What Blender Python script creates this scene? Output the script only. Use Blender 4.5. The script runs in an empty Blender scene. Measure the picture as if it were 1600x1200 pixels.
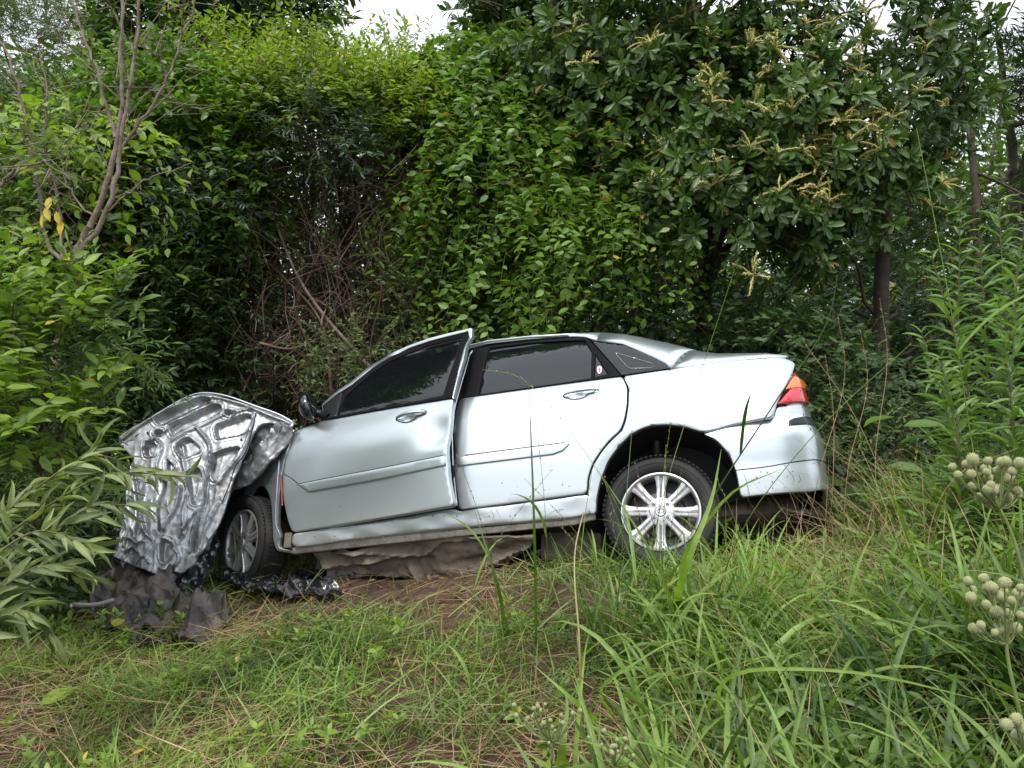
import bpy, bmesh, math, random
import numpy as np
from mathutils import Vector, Matrix, noise as mnoise
from mathutils.geometry import delaunay_2d_cdt
rng = np.random.default_rng(7)
random.seed(7)
SC = bpy.context.scene
COL = SC.collection
R = math.radians

# ---------------------------------------------------------------- camera
PITCH = R(-4.0)
FPX = 1202.0                                     # focal length in pixels of a 1600 px wide frame
CAM = np.array([0.0, 0.0, 1.5])
cam_d = bpy.data.cameras.new('camera')
cam_d.sensor_width = 36.0
cam_d.lens = FPX / 1600 * 36
cam_d.clip_end = 600
cam = bpy.data.objects.new('camera', cam_d)
cam.location = CAM
cam.rotation_euler = (R(90) + PITCH, 0, 0)
COL.objects.link(cam)
SC.camera = cam

# ---------------------------------------------------------------- world, sun, exposure
SUN_EL, SUN_AZ = R(62), R(205)                    # high, behind the camera to its left
w = bpy.data.worlds.new('World'); SC.world = w; w.use_nodes = True
nt = w.node_tree; nt.nodes.clear()
N = nt.nodes.new; L = nt.links.new
wo = N('ShaderNodeOutputWorld'); bg = N('ShaderNodeBackground')
sky = N('ShaderNodeTexSky'); sky.sky_type = 'NISHITA'; sky.sun_disc = False
sky.sun_elevation = SUN_EL; sky.sun_rotation = SUN_AZ
sky.air_density = 1.0; sky.dust_density = 3.0
mix = N('ShaderNodeMix'); mix.data_type = 'RGBA'; mix.inputs[0].default_value = 0.82
tcw = N('ShaderNodeTexCoord'); cn = N('ShaderNodeTexNoise'); cn.inputs['Scale'].default_value = 2.2; cn.inputs['Detail'].default_value = 5
mpw = N('ShaderNodeMapping'); mpw.inputs['Scale'].default_value = (1, 1, 3)
cr = N('ShaderNodeValToRGB'); cr.color_ramp.elements[0].position = .3; cr.color_ramp.elements[1].position = .75
cr.color_ramp.elements[0].color = (8.2, 8.6, 9.3, 1); cr.color_ramp.elements[1].color = (12.5, 12.7, 13.0, 1)
L(tcw.outputs['Generated'], mpw.inputs[0]); L(mpw.outputs[0], cn.inputs['Vector']); L(cn.outputs[0], cr.inputs[0])
L(sky.outputs[0], mix.inputs[6]); L(cr.outputs[0], mix.inputs[7])
# overcast luminance: three times brighter overhead than at the horizon
sxw = N('ShaderNodeSeparateXYZ'); L(tcw.outputs['Generated'], sxw.inputs[0])
mrw = N('ShaderNodeMapRange'); mrw.inputs[1].default_value = 0; mrw.inputs[2].default_value = 1; mrw.inputs[3].default_value = .52; mrw.inputs[4].default_value = 1.56; L(sxw.outputs[2], mrw.inputs[0])
vmw = N('ShaderNodeVectorMath'); vmw.operation = 'SCALE'; L(mix.outputs[2], vmw.inputs[0]); L(mrw.outputs[0], vmw.inputs['Scale'])
L(vmw.outputs[0], bg.inputs[0]); bg.inputs[1].default_value = 0.10
L(bg.outputs[0], wo.inputs[0])
sd = bpy.data.lights.new('sun', 'SUN'); sd.energy = 1.5; sd.angle = R(12); sd.color = (1, .97, .92)
so = bpy.data.objects.new('sun', sd); COL.objects.link(so)
sdir = Vector((math.sin(SUN_AZ) * math.cos(SUN_EL), math.cos(SUN_AZ) * math.cos(SUN_EL), math.sin(SUN_EL)))
so.rotation_euler = sdir.to_track_quat('Z', 'Y').to_euler()
so.location = (0, 0, 20)
SC.view_settings.view_transform = 'Standard'; SC.view_settings.look = 'None'
SC.view_settings.gamma = 1; SC.view_settings.use_curve_mapping = False
SC.view_settings.exposure = 0.8
SC.cycles.max_bounces = 6; SC.cycles.diffuse_bounces = 3; SC.cycles.glossy_bounces = 3
SC.cycles.transmission_bounces = 4; SC.cycles.transparent_max_bounces = 8
SC.cycles.use_denoising = True

# ---------------------------------------------------------------- helpers
def tag(o, label=None, cat=None, group=None, kind=None):
    if label: o['label'] = label
    if cat: o['category'] = cat
    if group: o['group'] = group
    if kind: o['kind'] = kind
    return o

def empty(name, loc=(0, 0, 0), mat=None):
    o = bpy.data.objects.new(name, None); o.empty_display_size = .1
    if mat is not None: o.matrix_world = mat
    else: o.location = loc
    COL.objects.link(o); return o

def link(name, me, mat=None, parent=None, smooth=True):
    o = bpy.data.objects.new(name, me); COL.objects.link(o)
    if mat is not None and not me.materials: me.materials.append(mat)
    if parent is not None: o.parent = parent
    if smooth and len(me.polygons): me.polygons.foreach_set('use_smooth', np.ones(len(me.polygons), bool))
    return o

def npmesh(name, V, F, attr=None):
    """V (n,3); F (m,k) equal-sized faces or list of such arrays"""
    me = bpy.data.meshes.new(name)
    Fs = F if isinstance(F, list) else [F]
    Fs = [np.asarray(f, np.int32) for f in Fs if len(f)]
    V = np.asarray(V, np.float32)
    me.vertices.add(len(V)); me.vertices.foreach_set('co', V.ravel())
    loops = np.concatenate([f.ravel() for f in Fs]); tot = np.concatenate([np.full(len(f), f.shape[1], np.int32) for f in Fs])
    me.loops.add(len(loops)); me.loops.foreach_set('vertex_index', loops)
    me.polygons.add(len(tot)); st = np.zeros(len(tot), np.int32); st[1:] = np.cumsum(tot)[:-1]
    me.polygons.foreach_set('loop_start', st)
    me.update(calc_edges=True)
    if attr is not None:
        a = me.attributes.new('tone', 'FLOAT', 'POINT'); a.data.foreach_set('value', np.asarray(attr, np.float32))
    me.validate()
    return me

def bm_obj(name, bm, mat, parent=None, smooth=True, sharp=None):
    me = bpy.data.meshes.new(name)
    bmesh.ops.recalc_face_normals(bm, faces=bm.faces)
    bm.to_mesh(me); bm.free()
    o = link(name, me, mat, parent, smooth)
    if sharp is not None:
        try: me.set_sharp_from_angle(angle=R(sharp))
        except Exception: pass
    return o

def tube_arrays(P, rad, seg=8, cap=True):
    """sweep along polyline P (n,3) with radii"""
    P = np.asarray(P, float); n = len(P); rad = np.broadcast_to(np.asarray(rad, float), (n,))
    T = np.gradient(P, axis=0); T /= np.linalg.norm(T, axis=1)[:, None] + 1e-9
    ref = np.array([0, 0, 1.]) if abs(T[0, 2]) < .9 else np.array([1., 0, 0])
    A = np.cross(T, ref); A /= np.linalg.norm(A, axis=1)[:, None] + 1e-9
    B = np.cross(T, A)
    th = np.arange(seg) / seg * 2 * math.pi
    V = P[:, None] + rad[:, None, None] * (A[:, None] * np.cos(th)[None, :, None] + B[:, None] * np.sin(th)[None, :, None])
    V = V.reshape(-1, 3)
    i = np.arange(n - 1)[:, None] * seg; j = np.arange(seg)[None]; k = (j + 1) % seg
    F = np.stack([i + j, i + k, i + seg + k, i + seg + j], -1).reshape(-1, 4)
    return V, F

def tube(name, P, rad, mat, parent=None, seg=8):
    V, F = tube_arrays(P, rad, seg)
    fs = [F]
    if seg > 3:
        fs.append(np.arange(seg)[None]); fs.append((len(V) - 1 - np.arange(seg))[None])
    return link(name, npmesh(name, V, fs), mat, parent)

def smooth_path(P, n):
    P = np.asarray(P, float)
    d = np.r_[0, np.cumsum(np.linalg.norm(np.diff(P, axis=0), axis=1))]; d /= d[-1]
    t = np.linspace(0, 1, n); out = np.empty((n, P.shape[1]))
    m = np.gradient(P, d, axis=0) if len(P) > 2 else np.repeat((P[1] - P[0])[None], 2, 0)
    idx = np.clip(np.searchsorted(d, t, 'right') - 1, 0, len(P) - 2)
    h = (d[idx + 1] - d[idx])[:, None]; s = ((t - d[idx]) / h[:, 0])[:, None]
    return (2*s**3-3*s**2+1)*P[idx] + (s**3-2*s**2+s)*h*m[idx] + (-2*s**3+3*s**2)*P[idx+1] + (s**3-s**2)*h*m[idx+1]

# ---------------------------------------------------------------- materials
MATS = {}
def mat(name, col, rough=.5, metal=0., coat=0., spec=.5, bump=None, vary=None, coat_rough=.05, trans=None):
    """bump = (scale, strength, distance); vary = (scale, colour2, lo, hi[, scale of 2nd])"""
    if name in MATS: return MATS[name]
    m = bpy.data.materials.new(name); m.use_nodes = True; t = m.node_tree; n = t.nodes.new; l = t.links.new
    b = t.nodes['Principled BSDF']
    b.inputs['Base Color'].default_value = (*col, 1); b.inputs['Roughness'].default_value = rough
    b.inputs['Metallic'].default_value = metal; b.inputs['Coat Weight'].default_value = coat; b.inputs['Coat Roughness'].default_value = coat_rough
    b.inputs['Specular IOR Level'].default_value = spec
    tc = n('ShaderNodeTexCoord')
    if vary:
        ns = n('ShaderNodeTexNoise'); ns.inputs['Scale'].default_value = vary[0]; ns.inputs['Detail'].default_value = 8
        ns.inputs['Roughness'].default_value = .65
        r = n('ShaderNodeMapRange'); r.inputs[1].default_value = vary[2]; r.inputs[2].default_value = vary[3]
        mx = n('ShaderNodeMix'); mx.data_type = 'RGBA'; mx.inputs[6].default_value = (*col, 1); mx.inputs[7].default_value = (*vary[1], 1)
        l(tc.outputs['Object'], ns.inputs['Vector']); l(ns.outputs[0], r.inputs[0]); l(r.outputs[0], mx.inputs[0]); l(mx.outputs[2], b.inputs['Base Color'])
    if bump:
        ns = n('ShaderNodeTexNoise'); ns.inputs['Scale'].default_value = bump[0]; ns.inputs['Detail'].default_value = 6
        bp = n('ShaderNodeBump'); bp.inputs['Strength'].default_value = bump[1]; bp.inputs['Distance'].default_value = bump[2]
        l(tc.outputs['Object'], ns.inputs['Vector']); l(ns.outputs[0], bp.inputs['Height']); l(bp.outputs[0], b.inputs['Normal'])
    MATS[name] = m
    return m

def paint_mat():
    m = mat('silver_paint', (.55, .59, .61), .30, .85, .6, coat_rough=.06)
    t = m.node_tree; n = t.nodes.new; l = t.links.new; b = t.nodes['Principled BSDF']
    tc = n('ShaderNodeTexCoord')
    ns = n('ShaderNodeTexNoise'); ns.inputs['Scale'].default_value = 3; ns.inputs['Detail'].default_value = 10; ns.inputs['Roughness'].default_value = .7
    sx = n('ShaderNodeSeparateXYZ'); l(tc.outputs['Object'], sx.inputs[0]); l(tc.outputs['Object'], ns.inputs['Vector'])
    # road dust: heavier low on the body
    mr = n('ShaderNodeMapRange'); mr.inputs[1].default_value = .55; mr.inputs[2].default_value = .05; mr.inputs[3].default_value = 0.04; mr.inputs[4].default_value = .7
    l(sx.outputs[2], mr.inputs[0])
    mu = n('ShaderNodeMath'); mu.operation = 'MULTIPLY'; l(mr.outputs[0], mu.inputs[0]); l(ns.outputs[0], mu.inputs[1])
    mx = n('ShaderNodeMix'); mx.data_type = 'RGBA'; mx.inputs[6].default_value = (.50, .555, .585, 1); mx.inputs[7].default_value = (.36, .31, .25, 1)
    l(mu.outputs[0], mx.inputs[0]); l(mx.outputs[2], b.inputs['Base Color'])
    ma = n('ShaderNodeMath'); ma.operation = 'MULTIPLY_ADD'; ma.inputs[1].default_value = -1.0; ma.inputs[2].default_value = .88
    l(mu.outputs[0], ma.inputs[0]); l(ma.outputs[0], b.inputs['Metallic'])
    mc = n('ShaderNodeMath'); mc.operation = 'MULTIPLY_ADD'; mc.inputs[1].default_value = .6; mc.inputs[2].default_value = .05
    l(mu.outputs[0], mc.inputs[0]); l(mc.outputs[0], b.inputs['Coat Roughness'])
    ns2 = n('ShaderNodeTexNoise'); ns2.inputs['Scale'].default_value = 2.3; ns2.inputs['Detail'].default_value = 2
    bp = n('ShaderNodeBump'); bp.inputs['Strength'].default_value = .10; bp.inputs['Distance'].default_value = .02
    l(tc.outputs['Object'], ns2.inputs['Vector']); l(ns2.outputs[0], bp.inputs['Height']); l(bp.outputs[0], b.inputs['Normal']); l(bp.outputs[0], b.inputs['Coat Normal'])
    return m
PAINT = paint_mat()
METAL = mat('bare_painted_steel', (.32, .335, .355), .42, .72, .12, bump=(60, .12, .003), vary=(9, (.15, .14, .13), .45, .7))
BLACK = mat('black_plastic', (.010, .010, .012), .42, spec=.3, bump=(60, .2, .002))
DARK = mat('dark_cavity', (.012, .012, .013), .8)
RUBBER = mat('tyre_rubber', (.016, .016, .016), .7, spec=.3, vary=(5, (.060, .050, .042), .5, .85), bump=(90, .2, .001))
ALLOY = mat('wheel_alloy', (.46, .465, .475), .36, .6, .3, vary=(16, (.26, .235, .21), .42, .75))
ALLOYD = mat('wheel_alloy_recess', (.10, .10, .11), .5, .6)
GLASS = mat('tinted_glass', (.004, .005, .006), .02, 0, 0.0, spec=.42)
SEAL = mat('window_seal_rubber', (.006, .006, .007), .6, spec=.08)
MUD = mat('muddy_underbody', (.10, .082, .065), .75, .2, vary=(7, (.21, .175, .14), .35, .7), bump=(18, .5, .01))
RUSTY = mat('dull_exhaust_steel', (.42, .36, .33), .5, .5, vary=(9, (.20, .13, .09), .35, .7), bump=(30, .3, .003))
PANELGREY = mat('exhaust_box_steel', (.22, .18, .16), .6, .4, vary=(6, (.12, .085, .06), .35, .7))
RED = mat('red_lamp_lens', (.42, .006, .018), .15, 0, 1, bump=None)
AMBER = mat('amber_lamp_lens', (.75, .15, .01), .18, 0, 1)
CHROME = mat('clear_lamp', (.7, .7, .7), .2, .6)
SHEETBLACK = mat('torn_black_plastic', (.008, .008, .010), .2, 0, 0, bump=(14, .3, .02), vary=(9, (.06, .05, .04), .6, .8))
LINER = mat('dusty_bumper_lining', (.014, .012, .012), .5, vary=(5, (.085, .064, .050), .44, .68), bump=(25, .5, .01))

# ---------------------------------------------------------------- car pose (solved from the wheels, sills, roof and tail)
def rodr(a):
    th = np.linalg.norm(a); k = a / th; K = np.array([[0, -k[2], k[1]], [k[2], 0, -k[0]], [-k[1], k[0], 0]])
    return np.eye(3) + np.sin(th) * K + (1 - np.cos(th)) * K @ K
CP = np.array([[1, 0, 0], [0, math.cos(PITCH), -math.sin(PITCH)], [0, math.sin(PITCH), math.cos(PITCH)]])
CR = CP @ rodr(np.array([-0.36945629, -0.07181067, -0.28731551]))
CT = CP @ np.array([1.03076501, 4.60750194, -1.15648641]) + CAM
CARM = Matrix([[*CR[0], CT[0]], [*CR[1], CT[1]], [*CR[2], CT[2]], [0, 0, 0, 1]])

def ray(u, v):
    d = CP @ np.array([(u - 800) / FPX, 1.0, (600 - v) / FPX]); return CAM, d
def at(u, v, depth):
    """world point seen at photo pixel (u, v), 'depth' metres ahead"""
    o, d = ray(u, v); return o + d * depth
def car_ray(u, v):
    o, d = ray(u, v); return CR.T @ (o - CT), CR.T @ d

# body side: half width as a function of height, narrowing towards nose and tail (car metres: x back, y away, z up)
_Z = np.array([0.0, .12, .22, .34, .55, .75, .86, .95, 1.02, 1.2, 1.38, 1.46])
_W = np.array([.74, .785, .815, .832, .848, .845, .832, .808, .775, .690, .590, .50])
def Wd(x, z):
    x = np.asarray(x, float); z = np.asarray(z, float)
    # smooth interpolation of the section
    zz = np.clip(z, _Z[0], _Z[-1])
    wz = sum(np.interp(zz + k * .02, _Z, _W) for k in (-2, -1, 0, 1, 2)) / 5
    r = np.clip(x + .15, 0, None); f = np.clip(-1.9 - x, 0, None)
    return wz - .085 * r ** 2 - 2.0 * np.clip(x - .55, 0, None) ** 2 - .05 * f ** 2 * 1.5
class Side:
    """body side surface, optionally in the frame of a door"""
    def __init__(s, M=None, off=0.0):
        s.M = M if M is not None else np.eye(4); s.Mi = np.linalg.inv(s.M); s.off = off
    def px(s, u, v):
        o, d = car_ray(u, v); o = s.Mi[:3, :3] @ o + s.Mi[:3, 3]; d = s.Mi[:3, :3] @ d
        y = -.82
        for _ in range(40):
            t = (y - o[1]) / d[1]; p = o + d * t; y = .5 * y + .5 * (-(Wd(p[0], p[2]) + s.off))
        return (p[0], p[2])
    def to3(s, P, h):
        P = np.asarray(P, float); return np.c_[P[:, 0], -(Wd(P[:, 0], P[:, 1]) + s.off + h), P[:, 1]]
class Plane:
    """flat sheet through three points given as (u, v, depth), result in world or car space"""
    def __init__(s, A, B, C, car=True):
        P = [at(*p) for p in (A, B, C)]
        if car: P = [CR.T @ (p - CT) for p in P]
        s.car = car; s.o = P[0]; a = P[1] - P[0]; s.a = a / np.linalg.norm(a)
        n = np.cross(s.a, P[2] - P[0]); n /= np.linalg.norm(n)
        o, d = car_ray(A[0], A[1]) if car else ray(A[0], A[1])
        if n @ d > 0: n = -n
        s.n = n; s.b = np.cross(n, s.a)
    def px(s, u, v):
        o, d = car_ray(u, v) if s.car else ray(u, v)
        t = ((s.o - o) @ s.n) / (d @ s.n); p = o + d * t - s.o
        return (p @ s.a, p @ s.b)
    def to3(s, P, h):
        P = np.asarray(P, float); return s.o + P[:, :1] * s.a + P[:, 1:2] * s.b + np.asarray(h).reshape(-1, 1) * s.n

def pip(P, poly):
    P = np.asarray(P); poly = np.asarray(poly); x, y = P[:, 0], P[:, 1]; ins = np.zeros(len(P), bool)
    x0, y0 = poly[:, 0], poly[:, 1]; x1, y1 = np.roll(x0, -1), np.roll(y0, -1)
    for a, b, c, d in zip(x0, y0, x1, y1):
        if b == d: continue
        ins ^= ((b > y) != (d > y)) & (x < (c - a) * (y - b) / (d - b) + a)
    return ins
def seg_dist(P, Q, closed=True):
    P = np.asarray(P); Q = np.asarray(Q); D = np.full(len(P), 1e9)
    E = np.roll(Q, -1, 0) if closed else Q[1:]
    for a, b in zip(Q, E):
        ab = b - a; L2 = ab @ ab + 1e-12; t = np.clip(((P - a) @ ab) / L2, 0, 1)
        D = np.minimum(D, np.linalg.norm(P - a - t[:, None] * ab, axis=1))
    return D
def dens(Q, step, closed=True):
    Q = np.asarray(Q, float); E = np.roll(Q, -1, 0) if closed else Q[1:]; out = []
    for a, b in zip(Q, E):
        k = max(1, int(round(np.linalg.norm(b - a) / step)))
        out += [a + (b - a) * i / k for i in range(k)]
    if not closed: out.append(Q[-1])
    return np.array(out)
def rnd(Q, it=2):
    """chaikin-round an outline a little, keeps overall shape"""
    Q = np.asarray(Q, float)
    for _ in range(it):
        N_ = np.roll(Q, -1, 0); L_ = np.linalg.norm(N_ - Q, axis=1)[:, None] + 1e-9; c = np.minimum(.25, .014 / L_)
        Q = np.stack([(1 - c) * Q + c * N_, c * Q + (1 - c) * N_], 1).reshape(-1, 2)
    return Q
def inset(Q, d):
    """offset a closed outline inward by d (positive)"""
    Q = np.asarray(Q); A = np.roll(Q, 1, 0); B = np.roll(Q, -1, 0); t = B - A; t /= np.linalg.norm(t, axis=1)[:, None] + 1e-12
    n = np.c_[-t[:, 1], t[:, 0]]
    area = .5 * np.sum(Q[:, 0] * B[:, 1] - B[:, 0] * Q[:, 1])
    return Q + n * d * (1 if area > 0 else -1)

def panel(name, outline, surf, m, parent, grid=.025, er=.008, depth=.014, relief=None, holes=(), h0=0., round_it=1, sharp=None, px=True, back=False, step=None, holes_pq=()):
    """curved sheet with rolled edges: outline (and holes) are given in photo pixels and laid on the surface"""
    f = (lambda q: np.array([surf.px(*p) for p in q])) if px else (lambda q: np.asarray(q, float))
    out = rnd(f(outline), round_it) if round_it else f(outline); hs = [rnd(f(h), round_it) if round_it else f(h) for h in holes] + [np.asarray(h, float) for h in holes_pq]
    step = step or min(grid, .02)
    rings = []
    for r_, hole in [(out, False)] + [(h, True) for h in hs]: rings.append((dens(r_, step), hole))
    lo, hi = out.min(0), out.max(0)
    nx, nz = int((hi[0] - lo[0]) / grid) + 2, int((hi[1] - lo[1]) / grid) + 2
    gx, gz = np.meshgrid(np.linspace(lo[0], hi[0], nx), np.linspace(lo[1], hi[1], nz))
    gx = gx + (np.arange(nz) % 2)[:, None] * grid * .5
    G = np.c_[gx.ravel(), gz.ravel()]
    def inside(P):
        k = pip(P, out)
        for h in hs: k &= ~pip(P, h)
        return k
    def dist(P):
        d = seg_dist(P, out)
        for h in hs: d = np.minimum(d, seg_dist(P, h))
        return d
    pts = [r for r, _ in rings]; extra = []
    for r_, hole in rings:
        for q in (.35, 1.0):
            O = inset(r_, er * q * (-1 if hole else 1)); k = inside(O); O = O[k]
            if len(O): O = O[dist(O) > er * q * .85]
            extra.append(O)
    G = G[inside(G)]; dg = dist(G) if len(G) else np.zeros(0); G = G[dg > er * 1.0 + grid * .35]
    allp = np.concatenate(pts + [e for e in extra if len(e)] + [G])
    edges = []; o = 0
    for r_, _ in rings:
        k = len(r_); edges += [(o + i, o + (i + 1) % k) for i in range(k)]; o += k
    nv, ne, nf, _, _, _ = delaunay_2d_cdt([Vector(p) for p in allp], edges, [], 0, 1e-6)
    V2 = np.array([(v[0], v[1]) for v in nv]); T = np.array([t for t in nf if len(t) == 3])
    T = T[inside(V2[T].mean(1))]
    used = np.unique(T); mp = -np.ones(len(V2), int); mp[used] = np.arange(len(used)); V2 = V2[used]; T = mp[T]
    d = dist(V2); e = np.clip(er - d, 0, er); hh = -(er - np.sqrt(np.maximum(er ** 2 - e ** 2, 0)))
    h = h0 + hh + (relief(V2) if relief is not None else 0)
    V = surf.to3(V2, h)
    # rim: boundary edges pushed inward
    E = np.concatenate([T[:, [0, 1]], T[:, [1, 2]], T[:, [2, 0]]]); Es = np.sort(E, 1)
    _, inv, cnt = np.unique(Es, axis=0, return_inverse=True, return_counts=True)
    B = E[cnt[inv.ravel()] == 1]; bv = np.unique(B); mp = {v: i + len(V) for i, v in enumerate(bv)}
    VB = surf.to3(V2[bv], (h[bv] if np.ndim(h) else h) - depth)
    Q = np.array([(b, a, mp[a], mp[b]) for a, b in B])
    VV = np.r_[V, VB]; Fs = [T, Q]
    if back:
        n0 = len(VV); VV = np.r_[VV, surf.to3(V2, h - depth)]; Fs = [np.r_[T, T[:, ::-1] + n0], np.array([(b, a, a + n0, b + n0) for a, b in B])]
    me = npmesh(name, VV, Fs)
    bm = bmesh.new(); bm.from_mesh(me)
    bmesh.ops.recalc_face_normals(bm, faces=bm.faces); bm.to_mesh(me); bm.free()
    ob = link(name, me, m, parent)
    try: me.set_sharp_from_angle(angle=R(sharp or 50))
    except Exception: pass
    return ob

def loft(name, rows, m, parent, closed=False, thick=None, sharp=40, cap=False):
    rows = [np.asarray(r, float) for r in rows]; n, k = len(rows), len(rows[0]); V = np.concatenate(rows)
    i = np.arange(n - 1)[:, None] * k; kk = k if closed else k - 1; j = np.arange(kk)[None]; j2 = (j + 1) % k
    F = np.stack([i + j, i + j2, i + k + j2, i + k + j], -1).reshape(-1, 4); Fs = [F]
    if cap: Fs += [np.arange(k)[None], (n * k - 1 - np.arange(k))[None]]
    me = npmesh(name, V, Fs); bm = bmesh.new(); bm.from_mesh(me)
    bmesh.ops.remove_doubles(bm, verts=bm.verts, dist=1e-5)
    bmesh.ops.recalc_face_normals(bm, faces=bm.faces); bm.to_mesh(me); bm.free()
    o = link(name, me, m, parent)
    try: me.set_sharp_from_angle(angle=R(sharp))
    except Exception: pass
    if thick:
        s = o.modifiers.new('s', 'SOLIDIFY'); s.thickness = thick; s.offset = -1
    return o

def chunk(name, size, loc, m, parent, bev=.01, rot=(0, 0, 0), seg=2, shape=None):
    bm = bmesh.new(); bmesh.ops.create_cube(bm, size=1)
    for v in bm.verts: v.co = Vector([v.co[i] * size[i] for i in range(3)])
    if shape: shape(bm)
    if bev: bmesh.ops.bevel(bm, geom=bm.edges[:], offset=bev, segments=seg, profile=.7, affect='EDGES')
    o = bm_obj(name, bm, m, parent, sharp=35); o.location = loc; o.rotation_euler = rot; return o

def lathe(name, prof, m, parent, seg=48, M=None, cap=False, zmin=None):
    """prof: (radius, y) pairs turned about the Y axis"""
    th = np.arange(seg) / seg * 2 * math.pi
    V = np.array([[(r * math.cos(t), y, r * math.sin(t)) for t in th] for r, y in prof]).reshape(-1, 3)
    n = len(prof); i = np.arange(n - 1)[:, None] * seg; j = np.arange(seg)[None]; k = (j + 1) % seg
    F = np.stack([i + j, i + k, i + seg + k, i + seg + j], -1).reshape(-1, 4)
    if zmin is not None: F = F[V[F][:, :, 2].mean(1) > zmin]
    me = npmesh(name, V, F); bm = bmesh.new(); bm.from_mesh(me); bmesh.ops.remove_doubles(bm, verts=bm.verts, dist=1e-6)
    bmesh.ops.recalc_face_normals(bm, faces=bm.faces); bm.to_mesh(me); bm.free()
    o = link(name, me, m, parent)
    try: me.set_sharp_from_angle(angle=R(38))
    except Exception: pass
    if M is not None: o.matrix_local = M
    return o

# ================================================================ ground
def sstep(a, b, x):
    t = np.clip((np.asarray(x, float) - a) / (b - a), 0, 1); return t * t * (3 - 2 * t)
def gz(x, y):
    x = np.asarray(x, float); y = np.asarray(y, float)
    near = .15 + .13 * np.clip(x, -3.2, 2.6)
    near = near + .16 * sstep(.9, 1.8, x) * sstep(1.3, 2.4, y) * (1 - sstep(4, 5.5, y))
    s = (x - .81) * .317 + (y - 3.81) * .948
    drop = .42 * np.clip(s - .12, 0, 1.7) + .05 * np.clip(s - 1.82, 0, 8)
    left = np.clip(-x - 2.4, 0, 4) * .10
    h = near - drop - left
    far = sstep(9, 22, y); h = h * (1 - far) + far * (-1.15 + .012 * (y - 20))
    h = h + .035 * np.sin(x * 2.3 + 1.1) * np.sin(y * 1.9 + .4) + .018 * np.sin(x * 6.1 + y * 3.3) * np.sin(y * 5.7 - x * 2.1)
    behind = sstep(-.5, -1.6, y); h = h * (1 - behind) + behind * .12
    return h
def build_ground():
    def axis(lo, hi, core0, core1, fine, coarse_n):
        a = np.arange(core0, core1, fine)
        l = core0 - np.geomspace(fine, core0 - lo, coarse_n)[::-1]; r = core1 + np.geomspace(fine * .5, hi - core1, coarse_n)
        return np.r_[l, a, r]
    X = axis(-220, 220, -4.5, 4.5, .05, 40); Y = axis(-120, 320, .4, 9, .05, 45)
    gx, gy = np.meshgrid(X, Y); nx, ny = len(X), len(Y)
    zz = gz(gx, gy)
    V = np.c_[gx.ravel(), gy.ravel(), zz.ravel()]
    i = np.arange(ny - 1)[:, None] * nx; j = np.arange(nx - 1)[None]
    F = np.stack([i + j, i + j + 1, i + nx + j + 1, i + nx + j], -1).reshape(-1, 4)
    m = mat('soil', (.105, .055, .035), .95)
    t = m.node_tree; n = t.nodes.new; l = t.links.new; b = t.nodes['Principled BSDF']
    tc = n('ShaderNodeTexCoord')
    n1 = n('ShaderNodeTexNoise'); n1.inputs['Scale'].default_value = 3; n1.inputs['Detail'].default_value = 10; n1.inputs['Roughness'].default_value = .7
    n2 = n('ShaderNodeTexNoise'); n2.inputs['Scale'].default_value = 28; n2.inputs['Detail'].default_value = 8; n2.inputs['Roughness'].default_value = .75
    l(tc.outputs['Object'], n1.inputs['Vector']); l(tc.outputs['Object'], n2.inputs['Vector'])
    r1 = n('ShaderNodeValToRGB'); e = r1.color_ramp.elements
    e[0].position = .3; e[0].color = (.060, .030, .019, 1); e[1].position = .72; e[1].color = (.190, .105, .068, 1)
    l(n1.outputs[0], r1.inputs[0])
    r2 = n('ShaderNodeValToRGB'); e = r2.color_ramp.elements
    e[0].position = .35; e[0].color = (.35, .32, .28, 1); e[1].position = .7; e[1].color = (1.15, 1.1, 1.0, 1)
    l(n2.outputs[0], r2.inputs[0])
    mm = n('ShaderNodeMix'); mm.data_type = 'RGBA'; mm.blend_type = 'MULTIPLY'; mm.inputs[0].default_value = 1
    l(r1.outputs[0], mm.inputs[6]); l(r2.outputs[0], mm.inputs[7])
    # distant ground is meadow green
    sx = n('ShaderNodeSeparateXYZ'); l(tc.outputs['Object'], sx.inputs[0])
    mr = n('ShaderNodeMapRange'); mr.inputs[1].default_value = 9; mr.inputs[2].default_value = 14; l(sx.outputs[1], mr.inputs[0])
    m3 = n('ShaderNodeMix'); m3.data_type = 'RGBA'; m3.inputs[7].default_value = (.12, .19, .035, 1)
    l(mr.outputs[0], m3.inputs[0]); l(mm.outputs[2], m3.inputs[6]); l(m3.outputs[2], b.inputs['Base Color'])
    bp = n('ShaderNodeBump'); bp.inputs['Strength'].default_value = .9; bp.inputs['Distance'].default_value = .03
    l(n2.outputs[0], bp.inputs['Height']); l(bp.outputs[0], b.inputs['Normal'])
    o = link('ground', npmesh('ground', V, F), m); tag(o, kind='structure')
build_ground()

# ================================================================ the wrecked car
car = empty('wrecked_car', mat=CARM)
tag(car, 'wrecked silver four-door saloon with crumpled nose and tinted windows, tilted off the bank', 'car')
bpy.context.view_layer.update()
S0 = Side()
HX = -2.14; DA = R(-9.0)
DM = np.eye(4); DM[0, 0] = DM[1, 1] = math.cos(DA); DM[0, 1] = -math.sin(DA); DM[1, 0] = math.sin(DA)
hp = np.array([HX, -.80, 0]); DM[:3, 3] = hp - DM[:3, :3] @ hp
SD = Side(DM)

def handle_outline(surf, c, k=1.0):
    x, z = surf.px(*c)
    ol = np.array([(-.105, -.004), (-.085, .014), (-.03, .026), (.05, .030), (.095, .024), (.108, .010), (.095, -.004), (.04, -.006), (.03, -.026), (-.01, -.036), (-.05, -.030), (-.075, -.016)])
    return rnd(ol, 1) * k + np.array([x, z])
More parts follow.
